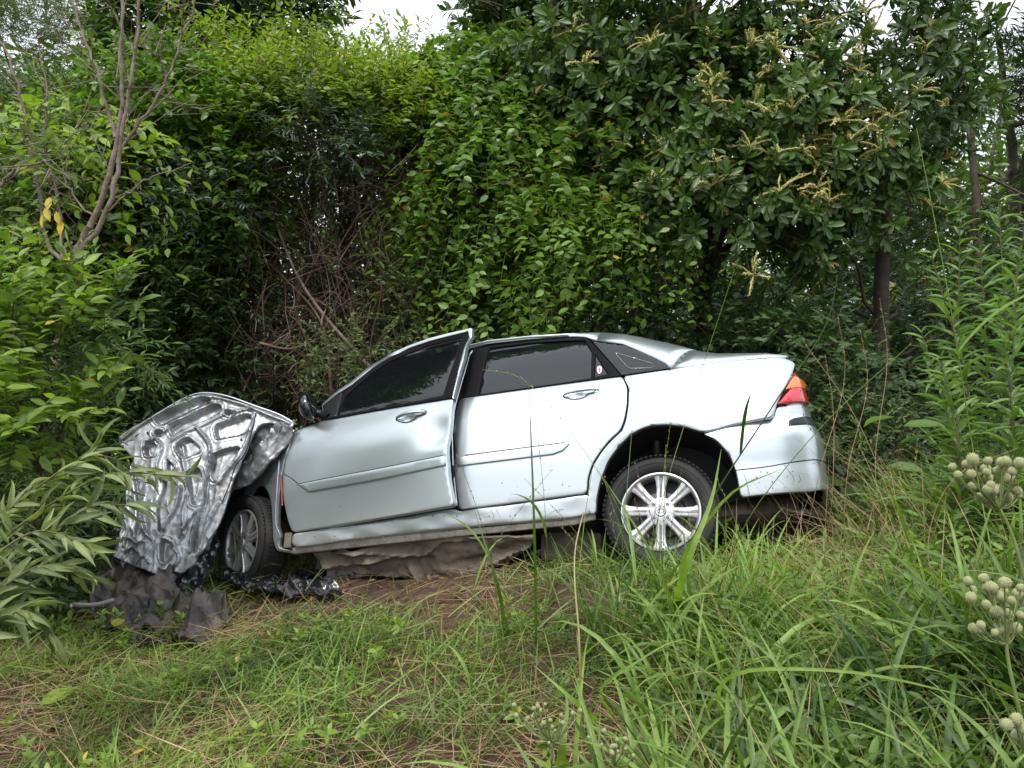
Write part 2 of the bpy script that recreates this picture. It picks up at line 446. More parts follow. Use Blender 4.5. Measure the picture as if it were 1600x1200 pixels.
# --- quarter panel
quarter = panel('quarter_panel', [(973,588),(1048,577),(1100,569),(1150,563),(1195,559),(1228,560),(1243,567),(1238,584),(1213,632),(1208,651.5),(1150,662),(1098,676),(1070,667),(1044,664),(1020,665),(1003,670),(985,680),(967,697),(950,720),(938,750),(932,778),(931,803),(921,803),(920,768),(921,748),(928,727),(942,705),(956,689),(972,674),(978,657),(982,634),(983,606)], S0, PAINT, car,
      relief=lambda P: .010 * np.exp(-((np.hypot(P[:, 0] - .02, (P[:, 1] - .29)) - .42) / .03) ** 2), er=.004, depth=.03, grid=.02)
# --- rear door
rd = panel('rear_door', [(720,622),(850,604),(972,588),(980,606),(979,634),(975,656),(969,672),(953,686),(939,703),(925,725),(918,747),(917,770),(820,783),(718,796),(712,756),(709,724),(712,709),(709,677),(712,646)], S0, PAINT, car, er=.0045, depth=.035, grid=.025, holes_pq=[handle_outline(S0, (906, 615.5))])
panel('window_surround', [(735,545),(764,538.5),(826,531.5),(889,527),(914,526.5),(923,533),(971,586),(850,603),(722,621)], S0, SEAL, rd, h0=-.004, er=.004,
      holes=[[(766,543),(826,535.5),(880,532),(913,531),(924,548),(923,590),(850,602),(747,617)], [(930,553),(950,583.5),(928,588.5)]], round_it=0, depth=.02)
panel('window_glass', [(764,541),(826,533.5),(889,529),(915,529),(927,548),(926,591.5),(850,604),(745,619)], S0, GLASS, rd, h0=-.016, er=.002, depth=.004, round_it=0, grid=.06)
panel('quarter_glass', [(928,549),(953,585),(926,590)], S0, GLASS, rd, h0=-.016, er=.002, depth=.004, round_it=0, grid=.06)
panel('trim_strip', [(713,716),(726,712.5),(882,692.5),(890,694),(880,705),(864,711),(715,729.5)], S0, PAINT, rd, h0=.012, er=.006, depth=.014, round_it=0)
# sticker on the small fixed pane: white round badge with a red figure
panel('sticker', [(933,571.5),(936.5,570),(939.5,572),(940,577),(938,582),(935,583),(932.5,580),(932,575)], S0, mat('white_sticker', (.7,.68,.7), .4), rd, h0=-.011, er=.001, depth=.002)
panel('sticker_emblem', [(934.5,574),(937,573),(938,575.5),(936.5,577),(937.5,580),(935,580.5)], S0, mat('red_print', (.45,.03,.05), .4), rd, h0=-.0095, er=.001, depth=.001)
# --- rear side glass of the body
panel('rear_side_window', [(923,530.5),(930,531.5),(975,537),(1006,551),(1040,567),(1047,573),(1045,575.5),(971,585.5)], S0, GLASS, car, h0=-.004, er=.004, depth=.02, round_it=0)
sw = S0
P_ = [(962,551),(1018,567.5),(1022,572),(1018,574.5),(985,575.5),(980,573),(965,556),(962,551)]
V3 = S0.to3(np.array([S0.px(*p) for p in P_]), .0015); tube('window_pinstripe', V3, .0007, CHROME, car, 5)
# --- seams
def top_line(surf, parent, pts):
    return seam('strip_gap', pts, surf, parent, .0022, .004)
def seam(name, pts, surf, parent, r=.003, h=.0005, m=SEAL):
    V3 = surf.to3(smooth_path([surf.px(*p) for p in pts], 24), h); return tube(name, V3, r, m, parent, 6)
seam('window_seal', [(722,621.5),(850,603.5),(971,587)], S0, rd, .005, .002)
seam('window_seal', [(973,586.5),(1048,576)], S0, car, .004)

# --- roof, pillar and deck loft
def plane_y(u, v, y):
    o, d = car_ray(u, v); t = (y - o[1]) / d[1]; return o + d * t
prs = [((730,547),(730,540.5),-.52),((764,538.2),(764,532.5),-.52),((826,530.8),(826,526),-.52),((889,526.3),(889,522),-.52),((914,526),(917,521),-.51),
 ((932,531.5),(944,520.6),-.50),((972,536),(980,525),-.50),((995,546),(1006,530),-.50),((1020,557),(1037,537),-.51),((1040,567),(1069,543.5),-.52),
 ((1049,576),(1095,550),-.54),((1075,572.5),(1115,553.5),-.56),((1100,569.3),(1131,556),-.57),((1150,563.4),(1160,556),-.585),((1195,559.4),(1200,555),-.60),((1228,560.4),(1232,557),-.60)]
rows = []
for ((lu, lv), (uu, uv), yy) in prs:
    q = S0.px(lu, lv); A = S0.to3([q], -.002)[0]; B = plane_y(uu, uv, yy)
    q2 = (q[0], q[1] + .03); A2 = S0.to3([q2], -.002)[0]; sl = (A2[1] - A[1]) / .03
    Cc = np.array([.5 * (A[0] + B[0]), min(A[1] + sl * (B[2] - A[2]), B[1] - .03), B[2] + .004])
    rows.append([A, *[(1-t)**2 * A + 2*t*(1-t) * Cc + t*t * B for t in (.15, .3, .45, .6, .75, .88, 1)]])
def fwd(x, y, z):
    return np.array([x, y, z])
pre = []
for (x, y, z, yu, zu) in [(-2.04, -.77, .955, -.74, .965), (-1.85, -.715, 1.085, -.68, 1.10), (-1.62, -.655, 1.235, -.61, 1.265), (-1.45, -.625, 1.315, -.56, 1.35)]:
    A, B = fwd(x, y, z), fwd(x + .02, yu, zu); Cc = np.array([x + .01, y + .01, zu])
    pre.append([A, *[(1-t)**2 * A + 2*t*(1-t) * Cc + t*t * B for t in (.15, .3, .45, .6, .75, .88, 1)]])
rows = pre + rows
full = []
for i, r_ in enumerate(rows):
    U = r_[-1]; cz = U[2]
    bul = np.interp(U[0], [-2.05, -1.4, -.5, .3, .9], [.04, .05, .05, .03, .015]); bx = np.interp(U[0], [-2.1, -1.4, -.6, .4], [-.10, -.05, 0, .03])
    mid = [np.array([U[0] + bx * (1 - (t) ** 2), U[1] * t, cz + bul * (1 - t ** 2)]) for t in (.75, .5, .25, 0, -.25, -.5, -.75)]
    full.append(np.array(list(r_) + mid + [np.array([p[0], -p[1], p[2]]) for p in r_[::-1]]))
k_ws, k_rf, k_rw, k_end = 0, 3, 9, 14
NL = 8
loft('roof', full[k_rf:k_rf + 7], PAINT, car, thick=.02)
def side_strip(rws, lo, hi): return [r[lo:hi] for r in rws]
nf = len(full[0])
loft('windscreen_pillar', side_strip(full[:k_rf + 1], 0, NL), PAINT, car, thick=.02); loft('windscreen_pillar', side_strip(full[:k_rf + 1], nf - NL, nf), PAINT, car, thick=.02)
loft('windscreen', side_strip(full[:k_rf + 1], NL - 1, nf - NL + 1), GLASS, car, thick=.006)
loft('rear_pillar', side_strip(full[k_rf + 6:k_rf + 12], 0, NL), PAINT, car, thick=.02); loft('rear_pillar', side_strip(full[k_rf + 6:k_rf + 12], nf - NL, nf), PAINT, car, thick=.02)
loft('rear_window', side_strip(full[k_rf + 6:k_rf + 12], NL - 1, nf - NL + 1), GLASS, car, thick=.006)
loft('boot_lid', full[k_rf + 11:], PAINT, car, thick=.015)

# --- tail: wrap surface around the rear corner
class Wrap:
    def __init__(s, path, prof):
        s.path = smooth_path(path, 160); d = np.linalg.norm(np.diff(s.path, axis=0), axis=1); s.L = np.r_[0, np.cumsum(d)]
        T = np.gradient(s.path, axis=0); T /= np.linalg.norm(T, axis=1)[:, None]; s.nrm = np.c_[T[:, 1], -T[:, 0]]; s.prof = prof
    def pathz(s, z): return s.path - s.nrm * s.prof(z)
    def px(s, u, v):
        o, d = car_ray(u, v); z = .6; res = None
        for _ in range(6):
            P = s.pathz(z); A = P[:-1]; E = P[1:] - A; den = E[:, 0] * d[1] - E[:, 1] * d[0]
            w_ = o[:2] - A; k = (w_[:, 0] * d[1] - w_[:, 1] * d[0]) / den; t = (w_[:, 0] * E[:, 1] - w_[:, 1] * E[:, 0]) / den
            ok = (k >= -.01) & (k <= 1.01) & (t > 0)
            if ok.any():
                i = np.where(ok)[0][np.argmin(t[ok])]; p = s.L[i] + k[i] * (s.L[i+1] - s.L[i]); z = o[2] + d[2] * t[i]
            else:
                dl = np.abs((P - o[:2]) @ np.array([-d[1], d[0]])); i = int(np.argmin(dl)); p = s.L[i]; t_ = ((P[i] - o[:2]) @ d[:2]) / (d[:2] @ d[:2]); z = o[2] + d[2] * t_
            res = (p, z)
        return res
    def to3(s, P, h):
        P = np.asarray(P, float); i = lambda a: np.interp(P[:, 0], s.L, a)
        off = -s.prof(P[:, 1]) + h; return np.c_[i(s.path[:, 0]) + i(s.nrm[:, 0]) * off, i(s.path[:, 1]) + i(s.nrm[:, 1]) * off, P[:, 1]]
XE = .825
path = [(.10, -.838), (.30, -.818), (.50, -.790), (.65, -.752), (XE - .06, -.69), (XE - .008, -.58), (XE + .03, -.30), (XE + .04, 0), (XE + .03, .30), (XE - .008, .58), (XE - .06, .69), (.65, .752), (.50, .790), (.30, .828), (.10, .842)]
def bprof(z):
    z = np.asarray(z, float)
    return np.interp(z, [.10, .18, .26, .40, .45, .52, .60, .66, .72, 1.1], [.07, .035, .012, .002, .004, -.004, -.008, .004, .03, .06])
def tprof(z): return np.interp(z, [.55, .62, .75, .95, 1.05], [.010, .012, .018, .045, .10])
WB, WT = Wrap(path, bprof), Wrap(path, tprof)
Lm = WB.L[-1]
vis = [(1097,676),(1150,662),(1208,652),(1215,634),(1240,634),(1262,634),(1284,652),(1293,668)]
pq = [WB.px(*p) for p in vis]
low = [WB.px(*p) for p in [(1158,777),(1200,772),(1240,769),(1270,768)]]
arch = [WB.px(*p) for p in [(1155,760),(1150,735),(1140,710),(1120,688)]]
print('bumper px', [tuple(np.round(p, 2)) for p in pq], [tuple(np.round(p, 2)) for p in low])
zt, zb = pq[-2][1], low[-1][1]
mir = lambda L_: [(Lm - p, z) for p, z in L_[::-1]]
outl = pq[:-1] + [(Lm * .5, zt)] + mir(pq[:-1]) + [(Lm - p, z) for p, z in arch] + [(p, z + .07) for p, z in mir(low)] + [(Lm * .5, zb + .08), (low[-1][0] + .25, zb + .05)] + low[::-1] + arch
bump = panel('rear_bumper', outl, WB, PAINT, car, px=False, er=.004, depth=.03, grid=.022, round_it=1)
def wr(pts, W): return [W.px(*p) for p in pts]
a = wr([(1233,657),(1240,653.5),(1268,653),(1279,657)], WB); b_ = wr([(1289,666),(1268,664.5),(1232,665.5)], WB)
zt2, zb2 = a[-1][1], b_[0][1] - .012
panel('rubber_strip', a + [(Lm * .5, a[-1][1] - .012), (Lm * .5, b_[0][1] - .012)] + b_, WB, BLACK, bump, px=False, h0=.006, er=.006, depth=.012, round_it=0)
tp = [(1097,700)]
seam_pts = smooth_path(wr([(1148,735),(1200,729),(1240,722),(1290,723)], WB) , 30); seam_pts = np.r_[seam_pts, [[Lm * .5, seam_pts[-1][1]]]]
tube('bumper_crease', WB.to3(seam_pts, .0), .003, SEAL, bump, 6)
# tail panel and lamps
l1 = wr([(1239,583),(1253,579),(1258,592),(1259,612),(1260,631),(1213,632)], WT)
zl0, zl1 = l1[-1][1] + .002, l1[1][1]
tail = panel('tail_panel', [(l1[0][0] - .02, 1.03), (Lm - l1[0][0] + .02, 1.03), (Lm - l1[-1][0] + .03, .60), (l1[-1][0] - .03, .60)], WT, PAINT, car, px=False, round_it=0, h0=-.012, grid=.04)
def lamp(mirror):
    f = (lambda q: [(Lm - p, z) for p, z in q]) if mirror else (lambda q: q)
    p0 = l1[-2][0] + .015
    base = [l1[0], l1[1], (p0 - .0, l1[1][1] - .015), (p0 + .02, l1[-2][1]), l1[-2], l1[-1]]
    lm = panel('tail_light', f(base), WT, RED, car, px=False, h0=.012, er=.008, depth=.03, round_it=0)
    am = wr([(1236,589),(1226,609.5),(1256,609.5)], WT); am = [am[0], (l1[2][0] + .04, am[0][1] + .015), (p0 + .005, am[2][1] + .005), am[2], am[1]]
    panel('amber_lens', f(am), WT, AMBER, lm, px=False, h0=.016, er=.004, depth=.01, round_it=0)
    return lm
lamp(False); lamp(True)

# --- sill
sill = panel('sill', [(457,834),(600,812),(709,794.5),(718,798),(820,785.5),(921,772.5),(931,801),(896,809),(761,820),(667,830),(560,842),(465,856),(455,850)], S0, PAINT, car, er=.008, depth=.05, grid=.02, h0=.002,
      relief=lambda P: -.012 * np.exp(-((P[:, 0] + 1.12) / .07) ** 2) - .006 * np.exp(-((P[:, 0] + .80) / .05) ** 2) + .003 * np.sin(P[:, 0] * 23) * np.sin(P[:, 1] * 40))
panel('sill_flange', [(455,856),(480,852),(667,832),(896,811),(930,803),(930,811),(899,819.5),(699,839.5),(480,863),(455,866)], Side(off=-.035), mat('scraped_flange', (.42,.40,.37), .55, .5, vary=(20,(.22,.17,.13),.4,.7)), sill, er=.003, depth=.02, round_it=0)
# dark gap line under the doors, handled by the sill sitting lower than the doors
# --- near-black cores added to keep daylight out of the gaps
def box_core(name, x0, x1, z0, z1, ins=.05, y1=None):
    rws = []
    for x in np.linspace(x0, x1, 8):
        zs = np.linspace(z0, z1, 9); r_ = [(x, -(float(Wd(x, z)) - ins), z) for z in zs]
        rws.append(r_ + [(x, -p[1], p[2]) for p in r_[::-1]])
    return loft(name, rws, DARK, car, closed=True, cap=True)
box_core('cabin_filler', -2.02, -.40, .22, 1.28)
box_core('boot_filler', -.40, .60, .70, .98)
for sgn in (-1, 1):      # wheel wells
    for cx, zc in ((.01, .29),):
        pr = [(.0, -.42 * -sgn * -1), (.40, -.42 * -sgn * -1)]
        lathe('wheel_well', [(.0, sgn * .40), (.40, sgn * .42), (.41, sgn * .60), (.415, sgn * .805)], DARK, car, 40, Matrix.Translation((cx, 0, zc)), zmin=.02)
# far side of the body: plain doors and quarter
far = loft('far_side_body', [[(x, float(Wd(x, z)), z) for z in np.linspace(.24, 1.0, 12)] for x in np.linspace(-2.1, -.40, 20)], PAINT, car, thick=.02)
loft('far_side_quarter', [[(x, float(Wd(x, z)), z) for z in np.linspace(.24 + math.sqrt(max(0, .42 ** 2 - min(x * x, .42 ** 2))), 1.0, 8)] for x in np.linspace(-.40, .62, 26)], PAINT, car, thick=.02)
loft('far_side_window', [[(x, float(Wd(x, z)) - .01, z) for z in np.linspace(1.0, np.interp(x, [-2.0, -1.5, -.4, .05], [1.0, 1.31, 1.33, 1.08]), 6)] for x in np.linspace(-2.0, .05, 20)], GLASS, car, thick=.006)

# --- front door, hanging open a little
bpy.context.view_layer.update()
def dentf(P):
    c = np.array(SD.px(684, 672)); d = (P - c) @ np.array([[1, .0], [0, 1.0]])
    r2 = (d[:, 0] / .12) ** 2 + (d[:, 1] / .10) ** 2
    h = -.022 * np.exp(-r2)
    c2 = np.array(SD.px(690, 700)); h += .008 * np.exp(-(((P[:, 0] - c2[0]) / .12) ** 2 + ((P[:, 1] - c2[1]) / .05) ** 2))
    h += -.003 * np.exp(-((P[:, 0] - c[0] + .45) / .25) ** 2 - ((P[:, 1] - .55) / .14) ** 2)
    return h
fd = panel('front_door', [(471,669),(507,656.5),(607,638.5),(708,622),(704,646),(701,668),(698,690),(698,715),(701,750),(709,790),(600,808.5),(500,825),(457,832),(450,815),(443,783),(441,742),(447,705),(459,676)], SD, PAINT, car, er=.0045, depth=.032, grid=.018, relief=dentf, back=True, holes_pq=[handle_outline(SD, (641, 651))])
fd.matrix_local = Matrix(DM.tolist())
bpy.context.view_layer.update()
panel('window_frame', [(505,656),(502,632),(529,608.5),(547,597),(576,573),(607,553),(639,539),(670,528),(701,520),(737,512),(733,532),(724,562),(715,592),(708,622)], SD, PAINT, fd, h0=.0, er=.004, depth=.03, round_it=0, grid=.04, back=True,
      holes=[[(506,655),(505.5,635),(531,612.5),(549,601),(578,577.5),(608.5,557.5),(640,543.5),(671,533),(702,525),(731,518),(726,540),(718,568),(706,620)]])
panel('window_surround', [(507,655),(505,634),(531,611.5),(549,600),(578,576.5),(608.5,556.5),(640,542.5),(671,532),(702,524),(732,517),(727,540),(719,568),(707,621)], SD, SEAL, fd, h0=-.006, er=.003, depth=.02, round_it=0,
      holes=[[(524,650),(538,620),(552,606),(580,583),(610,563),(641,549),(672,539),(701,531.5),(720,527),(710,560),(691,617.5),(607,634.5)]], grid=.04)
panel('window_glass', [(521,652),(536,618),(550,604),(578,581),(609,561),(640,547),(671,537),(701,529.5),(722,525),(712,560),(693,619),(607,636)], SD, GLASS, fd, h0=-.014, er=.002, depth=.004, round_it=0, grid=.06)
seam('window_seal', [(508,656.5),(607,638),(707,621.5)], SD, fd, .006, .003)
panel('trim_strip', [(466,757),(480,768),(485,769.5),(600,748),(697,728),(697,711.5),(600,731)], SD, PAINT, fd, h0=.012, er=.007, depth=.014, round_it=0)
seam('character_line', [(443,740),(455,747),(467,757)], SD, fd, .0025)
tube('hinge_bracket', [(HX - .02, -.79, .45), (HX + .05, -.80, .45)], .02, BLACK, car)

# --- door handles: scoop, pull bar and lock
def handle(c, surf, parent, lock=True):
    x, z = surf.px(*c); c3 = surf.to3([(x, z)], 0)[0]
    h = panel('door_handle', handle_outline(surf, c, .99), surf, PAINT, parent, px=False, er=.004, depth=.004, h0=-.002, grid=.008, round_it=0, relief=lambda P: -.016 * np.exp(-(((P[:, 0] - x + .01) / .045) ** 2 + ((P[:, 1] - z + .010) / .022) ** 2)))
    O3 = surf.to3(handle_outline(surf, c, 1.0), .0); tube('handle_gap', np.r_[O3, O3[:1]], .0022, SEAL, h, 5)
    n = 24; t = np.linspace(0, 1, n); px_ = x - .095 + .195 * t; pz = z + .003 + .012 * t + .004 * np.sin(t * 3.1)
    hh = .004 + .026 * np.sin(np.clip(t * 1.05, 0, 1) * math.pi) ** .6
    ctr = surf.to3(np.c_[px_, pz], hh); rad = .003 + .0085 * np.sin(t * math.pi) ** .5
    V, F = tube_arrays(ctr, rad, 10); link('pull_bar', npmesh('pull_bar', V, F), PAINT, h)
    if lock:
        L3 = surf.to3([(x + .088, z + .014)], .004)[0]
        lathe('key_lock', [(0, -.010), (.008, -.009), (.011, -.004), (.011, .006)], PAINT, h, 20, Matrix.Translation(L3))
    return h
handle((641, 651), SD, fd); handle((906, 615.5), S0, rd, False)

# --- mirror
mx, mz = SD.px(499, 641)
M3 = SD.to3([(mx, mz)], .09)[0]
bm = bmesh.new(); bmesh.ops.create_uvsphere(bm, u_segments=28, v_segments=18, radius=1)
for v in bm.verts:
    c = v.co; c.x *= .07; c.y *= .12; c.z *= .098
    if c.x > .01: c.x = .01 + (c.x - .01) * .3
    c.z += .012 * (c.y / .1)
    c.y += -.10 * 0
mir_o = bm_obj('door_mirror', bm, mat('gloss_black_shell', (.012,.013,.015), .12, 0, 1), fd); mir_o.location = M3; mir_o.rotation_euler = (R(14), R(-18), R(22))
mg = chunk('mirror_glass', (.006, .18, .13), (.026, 0, 0), GLASS, mir_o, bev=.003)
tube('mirror_arm', [SD.to3([SD.px(512, 652)], -.01)[0], M3 + np.array([.0, .05, -.02])], [.03, .022], BLACK, fd)
panel('mirror_base', [(504,634),(508,655),(526,650),(535,616),(531,612)], SD, BLACK, fd, h0=.004, er=.004, depth=.01, round_it=0)

# --- door frame opening seen in the gap
panel('pillar_edge', [(707,621),(716,590),(725,560),(733,546),(741,544),(731,580),(722,622),(713,647),(710,677),(713,709),(711,724),(714,756),(719,794),(712,796),(706,760),(703,700),(704,650)], Side(off=-.03), BLACK, car, er=.004, depth=.02, round_it=0)
tube('weatherstrip', Side(off=.0).to3(smooth_path([S0.px(*p) for p in [(737,548),(727,575),(716,612),(709,640),(706,668),(706,700),(708,740),(713,790)]], 24), -.008), .007, PAINT, car, 8)
chunk('door_latch', (.02, .05, .07), S0.to3([S0.px(707, 737)], -.01)[0], BLACK, car, .006)
chunk('door_latch', (.02, .04, .05), S0.to3([S0.px(706, 669)], -.005)[0], METAL, car, .006)

# --- wheels
def wheel(name, M, spokes=8, rot=0):
    r_ = bpy.data.objects.new(name, None); COL.objects.link(r_); r_.parent = car; r_.matrix_local = M
    tyre = lathe('tyre', [(.205, -.055), (.208, -.078), (.222, -.092), (.245, -.100), (.266, -.101), (.281, -.094), (.290, -.080), (.294, -.055), (.296, 0), (.294, .055), (.287, .085), (.27, .10), (.23, .095), (.205, .08)], RUBBER, r_, 72)
    # shoulder lugs and grooves
    bm = bmesh.new()
    for i in range(72):
        a = i / 72 * 2 * math.pi
        for yy, rr, wd in ((-.083, .289, .020), (-.03, .296, .024), (.03, .296, .024)):
            mm = Matrix.Rotation(a, 4, 'Y') @ Matrix.Translation((rr, yy, 0)) @ Matrix.Rotation(R(38 if yy < -.05 else 0), 4, 'Z') @ Matrix.Diagonal((.008, wd * 1.6, .017, 1))
            bmesh.ops.create_cube(bm, size=1, matrix=mm)
    tr = bm_obj('tread_blocks', bm, RUBBER, tyre, False); tag(tr, kind='stuff')
    tube('sidewall_ring', [(.255 * math.cos(t), -.1012, .255 * math.sin(t)) for t in np.linspace(0, 2 * math.pi, 60)], .0022, RUBBER, tyre, 5)
    rim = lathe('rim', [(.196, .05), (.190, -.02), (.186, -.062), (.190, -.078), (.198, -.086), (.206, -.084), (.209, -.070)], ALLOY, r_, 72)
    lathe('brake_disc', [(.0, .0), (.12, .0), (.125, .012), (.13, .03), (.17, .035), (.188, .04)], ALLOYD, rim, 40)
    for i in range(spokes):
        a = rot + i * 2 * math.pi / spokes
        bm = bmesh.new(); st = []
        for rr, hw, y, dp in ((.05, .021, -.077, .03), (.075, .024, -.075, .03), (.12, .0235, -.071, .032), (.165, .028, -.071, .03), (.192, .038, -.077, .02)):
            c, s = math.cos(a), math.sin(a)
            row = []
            for q, yy in ((-1, y + dp), (-1, y + .004), (-.78, y), (-.28, y - .001), (0, y + .011), (.28, y - .001), (.78, y), (1, y + .004), (1, y + dp)):
                row.append(bm.verts.new((rr * c - q * hw * s, yy, rr * s + q * hw * c)))
            st.append(row)
        for r0, r1 in zip(st[:-1], st[1:]):
            for k in range(8): bm.faces.new((r0[k], r0[k+1], r1[k+1], r1[k]))
        bm_obj('spoke', bm, ALLOY, rim, sharp=30)
    lathe('hub', [(.0, -.082), (.024, -.083), (.028, -.080), (.030, -.077), (.062, -.076), (.074, -.072), (.080, -.05)], ALLOY, rim, 40)
    for i in range(4):
        a = R(42) + i * math.pi / 2
        c = (.050 * math.cos(a), 0, .050 * math.sin(a))
        lathe('lug_nut', [(.0, -.076), (.007, -.079), (.009, -.077), (.0095, -.070), (.0105, -.0755), (.0155, -.0775), (.0165, -.074)], ALLOYD, rim, 12, Matrix.Translation(c))
    tube('centre_emblem', [(.017 * math.cos(t), -.084, .011 * math.sin(t)) for t in np.linspace(0, 2 * math.pi, 24)], .0015, ALLOYD, rim, 5)
    return r_
hx, hz = (lambda p: (p[0], p[2]))(plane_y(1032, 799, -.80))
print('rear hub', hx, hz)
wheel('rear_wheel', Matrix.Translation((hx, -.715, hz)) @ Matrix.Rotation(R(-2), 4, 'X'), rot=R(-5))
wheel('rear_wheel', Matrix.Translation((hx, .715, hz)) @ Matrix.Rotation(math.pi, 4, 'Z'))
fp = plane_y(384, 846, -.68); print('front hub', fp)
wheel('front_wheel', Matrix.Translation((fp[0] + .0, -.60, fp[2])) @ Matrix.Rotation(R(-27), 4, 'Z') @ Matrix.Rotation(R(3), 4, 'X'), rot=R(12))
wheel('front_wheel', Matrix.Translation((fp[0], .68, fp[2])) @ Matrix.Rotation(math.pi + R(-14), 4, 'Z'))
tube('rear_axle', [(hx, -.66, hz), (hx, .66, hz)], .045, MUD, car)
tube('shock_absorber', [plane_y(1030, 760, -.55), plane_y(1024, 668, -.52)], .035, BLACK, car)
chunk('spring_seat', (.06, .05, .03), plane_y(1029, 677, -.60), mat('orange_grease', (.45,.2,.06), .6), car, .01)

# --- underbody
UP = Plane((700, 838, 4.15), (500, 862, 4.5), (690, 915, 4.0))
UP2 = Plane((486, 866, 4.62), (830, 838, 4.2), (672, 916, 4.50))
def under_relief(P):
    h = np.array([mnoise.fractal(Vector((p[0] * 3, p[1] * 7, 1.3)), .8, 2.2, 5) for p in P]) * .045
    for (pts, wd, am) in (([(520,858),(600,862),(655,868)], .018, .03), ([(510,880),(570,876),(650,862)], .02, .03), ([(664,866),(690,846),(720,842)], .015, .025), ([(640,885),(668,912)], .02, .03), ([(672,906),(740,890),(826,855)], .015, .028), ([(660,872),(700,880),(760,872)], .02, -.02)):
        Q = np.array([UP2.px(*p) for p in pts]); h += am * np.exp(-(seg_dist(P, Q, False) / wd) ** 2)
    return h
panel('floor_pan', [(486,864),(500,876),(520,889),(574,893),(610,899),(640,904),(660,910),(680,917),(717,906),(760,893),(792,881),(827,862),(838,836),(700,838),(560,856)], UP2, MUD, car, relief=under_relief, grid=.014, er=.004, depth=.012)
tube('exhaust_pipe', smooth_path([plane_y(700, 915, -.20), plane_y(760, 908, -.25), plane_y(830, 902, -.30), plane_y(884, 897, -.35), plane_y(960, 880, -.3)], 24), .026, RUSTY, car, 14)
fp2 = plane_y(893, 850, -.50)
chunk('fuel_tank', (.36, .5, .17), fp2 + np.array([0, .22, 0]), MUD, car, .05, (R(4), R(4), 0), 4)
tube('suspension_arm', [plane_y(850, 880, -.5), plane_y(875, 884, -.45), plane_y(960, 850, -.5)], [.03, .038, .02], BLACK, car)
tube('suspension_arm', [plane_y(820, 868, -.55), plane_y(848, 860, -.5)], [.012, .014], MUD, car)
mf = plane_y(1180, 796, -.30)
bm = bmesh.new(); bmesh.ops.create_cone(bm, segments=36, radius1=.10, radius2=.10, depth=.50, cap_ends=True)
for v in bm.verts: v.co = Vector((v.co.z, v.co.x * 1.3, v.co.y * .85))
bmesh.ops.bevel(bm, geom=[e for e in bm.edges if abs(abs(e.verts[0].co.x) - .25) < .01 and abs(abs(e.verts[1].co.x) - .25) < .01], offset=.02, segments=3, affect='EDGES')
muf = bm_obj('muffler', bm, PANELGREY, car, sharp=40); muf.location = mf + np.array([-.04, .08, 0])
tube('tail_pipe', [plane_y(1215, 794, -.38), plane_y(1240, 799, -.38), plane_y(1291, 804, -.40)], .019, RUSTY, car, 16)
tube('muffler_seam', [mf + np.array([-.04 + .12, .08 + .132 * math.cos(t), .087 * math.sin(t)]) for t in np.linspace(0, 2 * math.pi, 30)], .004, RUSTY, car, 6)
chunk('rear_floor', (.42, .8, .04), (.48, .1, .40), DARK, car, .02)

# --- front fender
def crump(P, amp, sc, seed=0.):
    return np.array([mnoise.fractal(Vector((p[0] * sc, p[1] * sc, seed)), .7, 2.1, 4) for p in P]) * amp
def fender_relief(P):
    k = sstep(-2.12, -2.85, P[:, 0]); c = np.array(S0.px(395, 845)); d = np.hypot(P[:, 0] - c[0], P[:, 1] - c[1])
    return -.20 * k ** 1.1 + crump(P, .03, 5) * k + .004 * np.exp(-((d - .40) / .03) ** 2)
fen = panel('front_wing', [(459,668),(448,700),(441,722),(436,745),(433,770),(431,800),(432,825),(437,836),(434,843),(435,855),(454,860),(454,864),(428,860),(422,845),(420,820),(418,800),(414,778),(407,763),(398,754),(388,752),(378,757),(371,766),(362,776),(353,786),(352,770),(360,755),(385,720),(415,690),(440,672)], S0, PAINT, car, relief=fender_relief, grid=.014, er=.006, depth=.02)
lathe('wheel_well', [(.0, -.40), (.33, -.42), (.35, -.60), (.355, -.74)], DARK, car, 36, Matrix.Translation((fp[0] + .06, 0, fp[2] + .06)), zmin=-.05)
chunk('wing_bracket', (.05, .03, .09), S0.to3([S0.px(447, 843)], -.03)[0], MUD, car, .01)
seam('bent_wing_edge', [(437,720),(433,770),(431.5,800),(433,825),(438,836),(435,843),(436,855),(455,861)], S0, fen, .005, .004, METAL)
seam('side_marker_edge', [(438,742),(440,760),(441,790)], Side(off=-.02), fen, .006, 0, mat('rust_red', (.22,.05,.035), .6))
HB = Plane((455, 664, 4.80), (330, 880, 4.66), (409, 661, 4.95))
panel('inner_wing', [(456,666),(449,688),(434,712),(412,738),(384,757),(360,768),(347,792),(336,822),(325,852),(314,882),(305,905),(296,885),(306,840),(318,800),(336,755),(356,715),(380,688),(400,670),(409,660),(425,656)], HB, METAL, car, relief=lambda P: crump(P, .03, 6, 4.) + .018 * np.exp(-(seg_dist(P, np.array([HB.px(*p) for p in [(440,668),(400,702),(362,748),(335,810),(320,860)]]), False) / .008) ** 2) - .02 * np.exp(-(seg_dist(P, np.array([HB.px(*p) for p in [(425,668),(388,702),(350,750),(326,810)]]), False) / .012) ** 2), grid=.012, er=.004, depth=.01)
chunk('bonnet_hinge', (.05, .03, .05), CR.T @ (at(434, 668, 4.78) - CT), METAL, car, .008, (.3, .5, .2))
chunk('bonnet_hinge', (.03, .03, .03), CR.T @ (at(426, 673, 4.78) - CT), CHROME, car, .008, (.3, .1, .7))

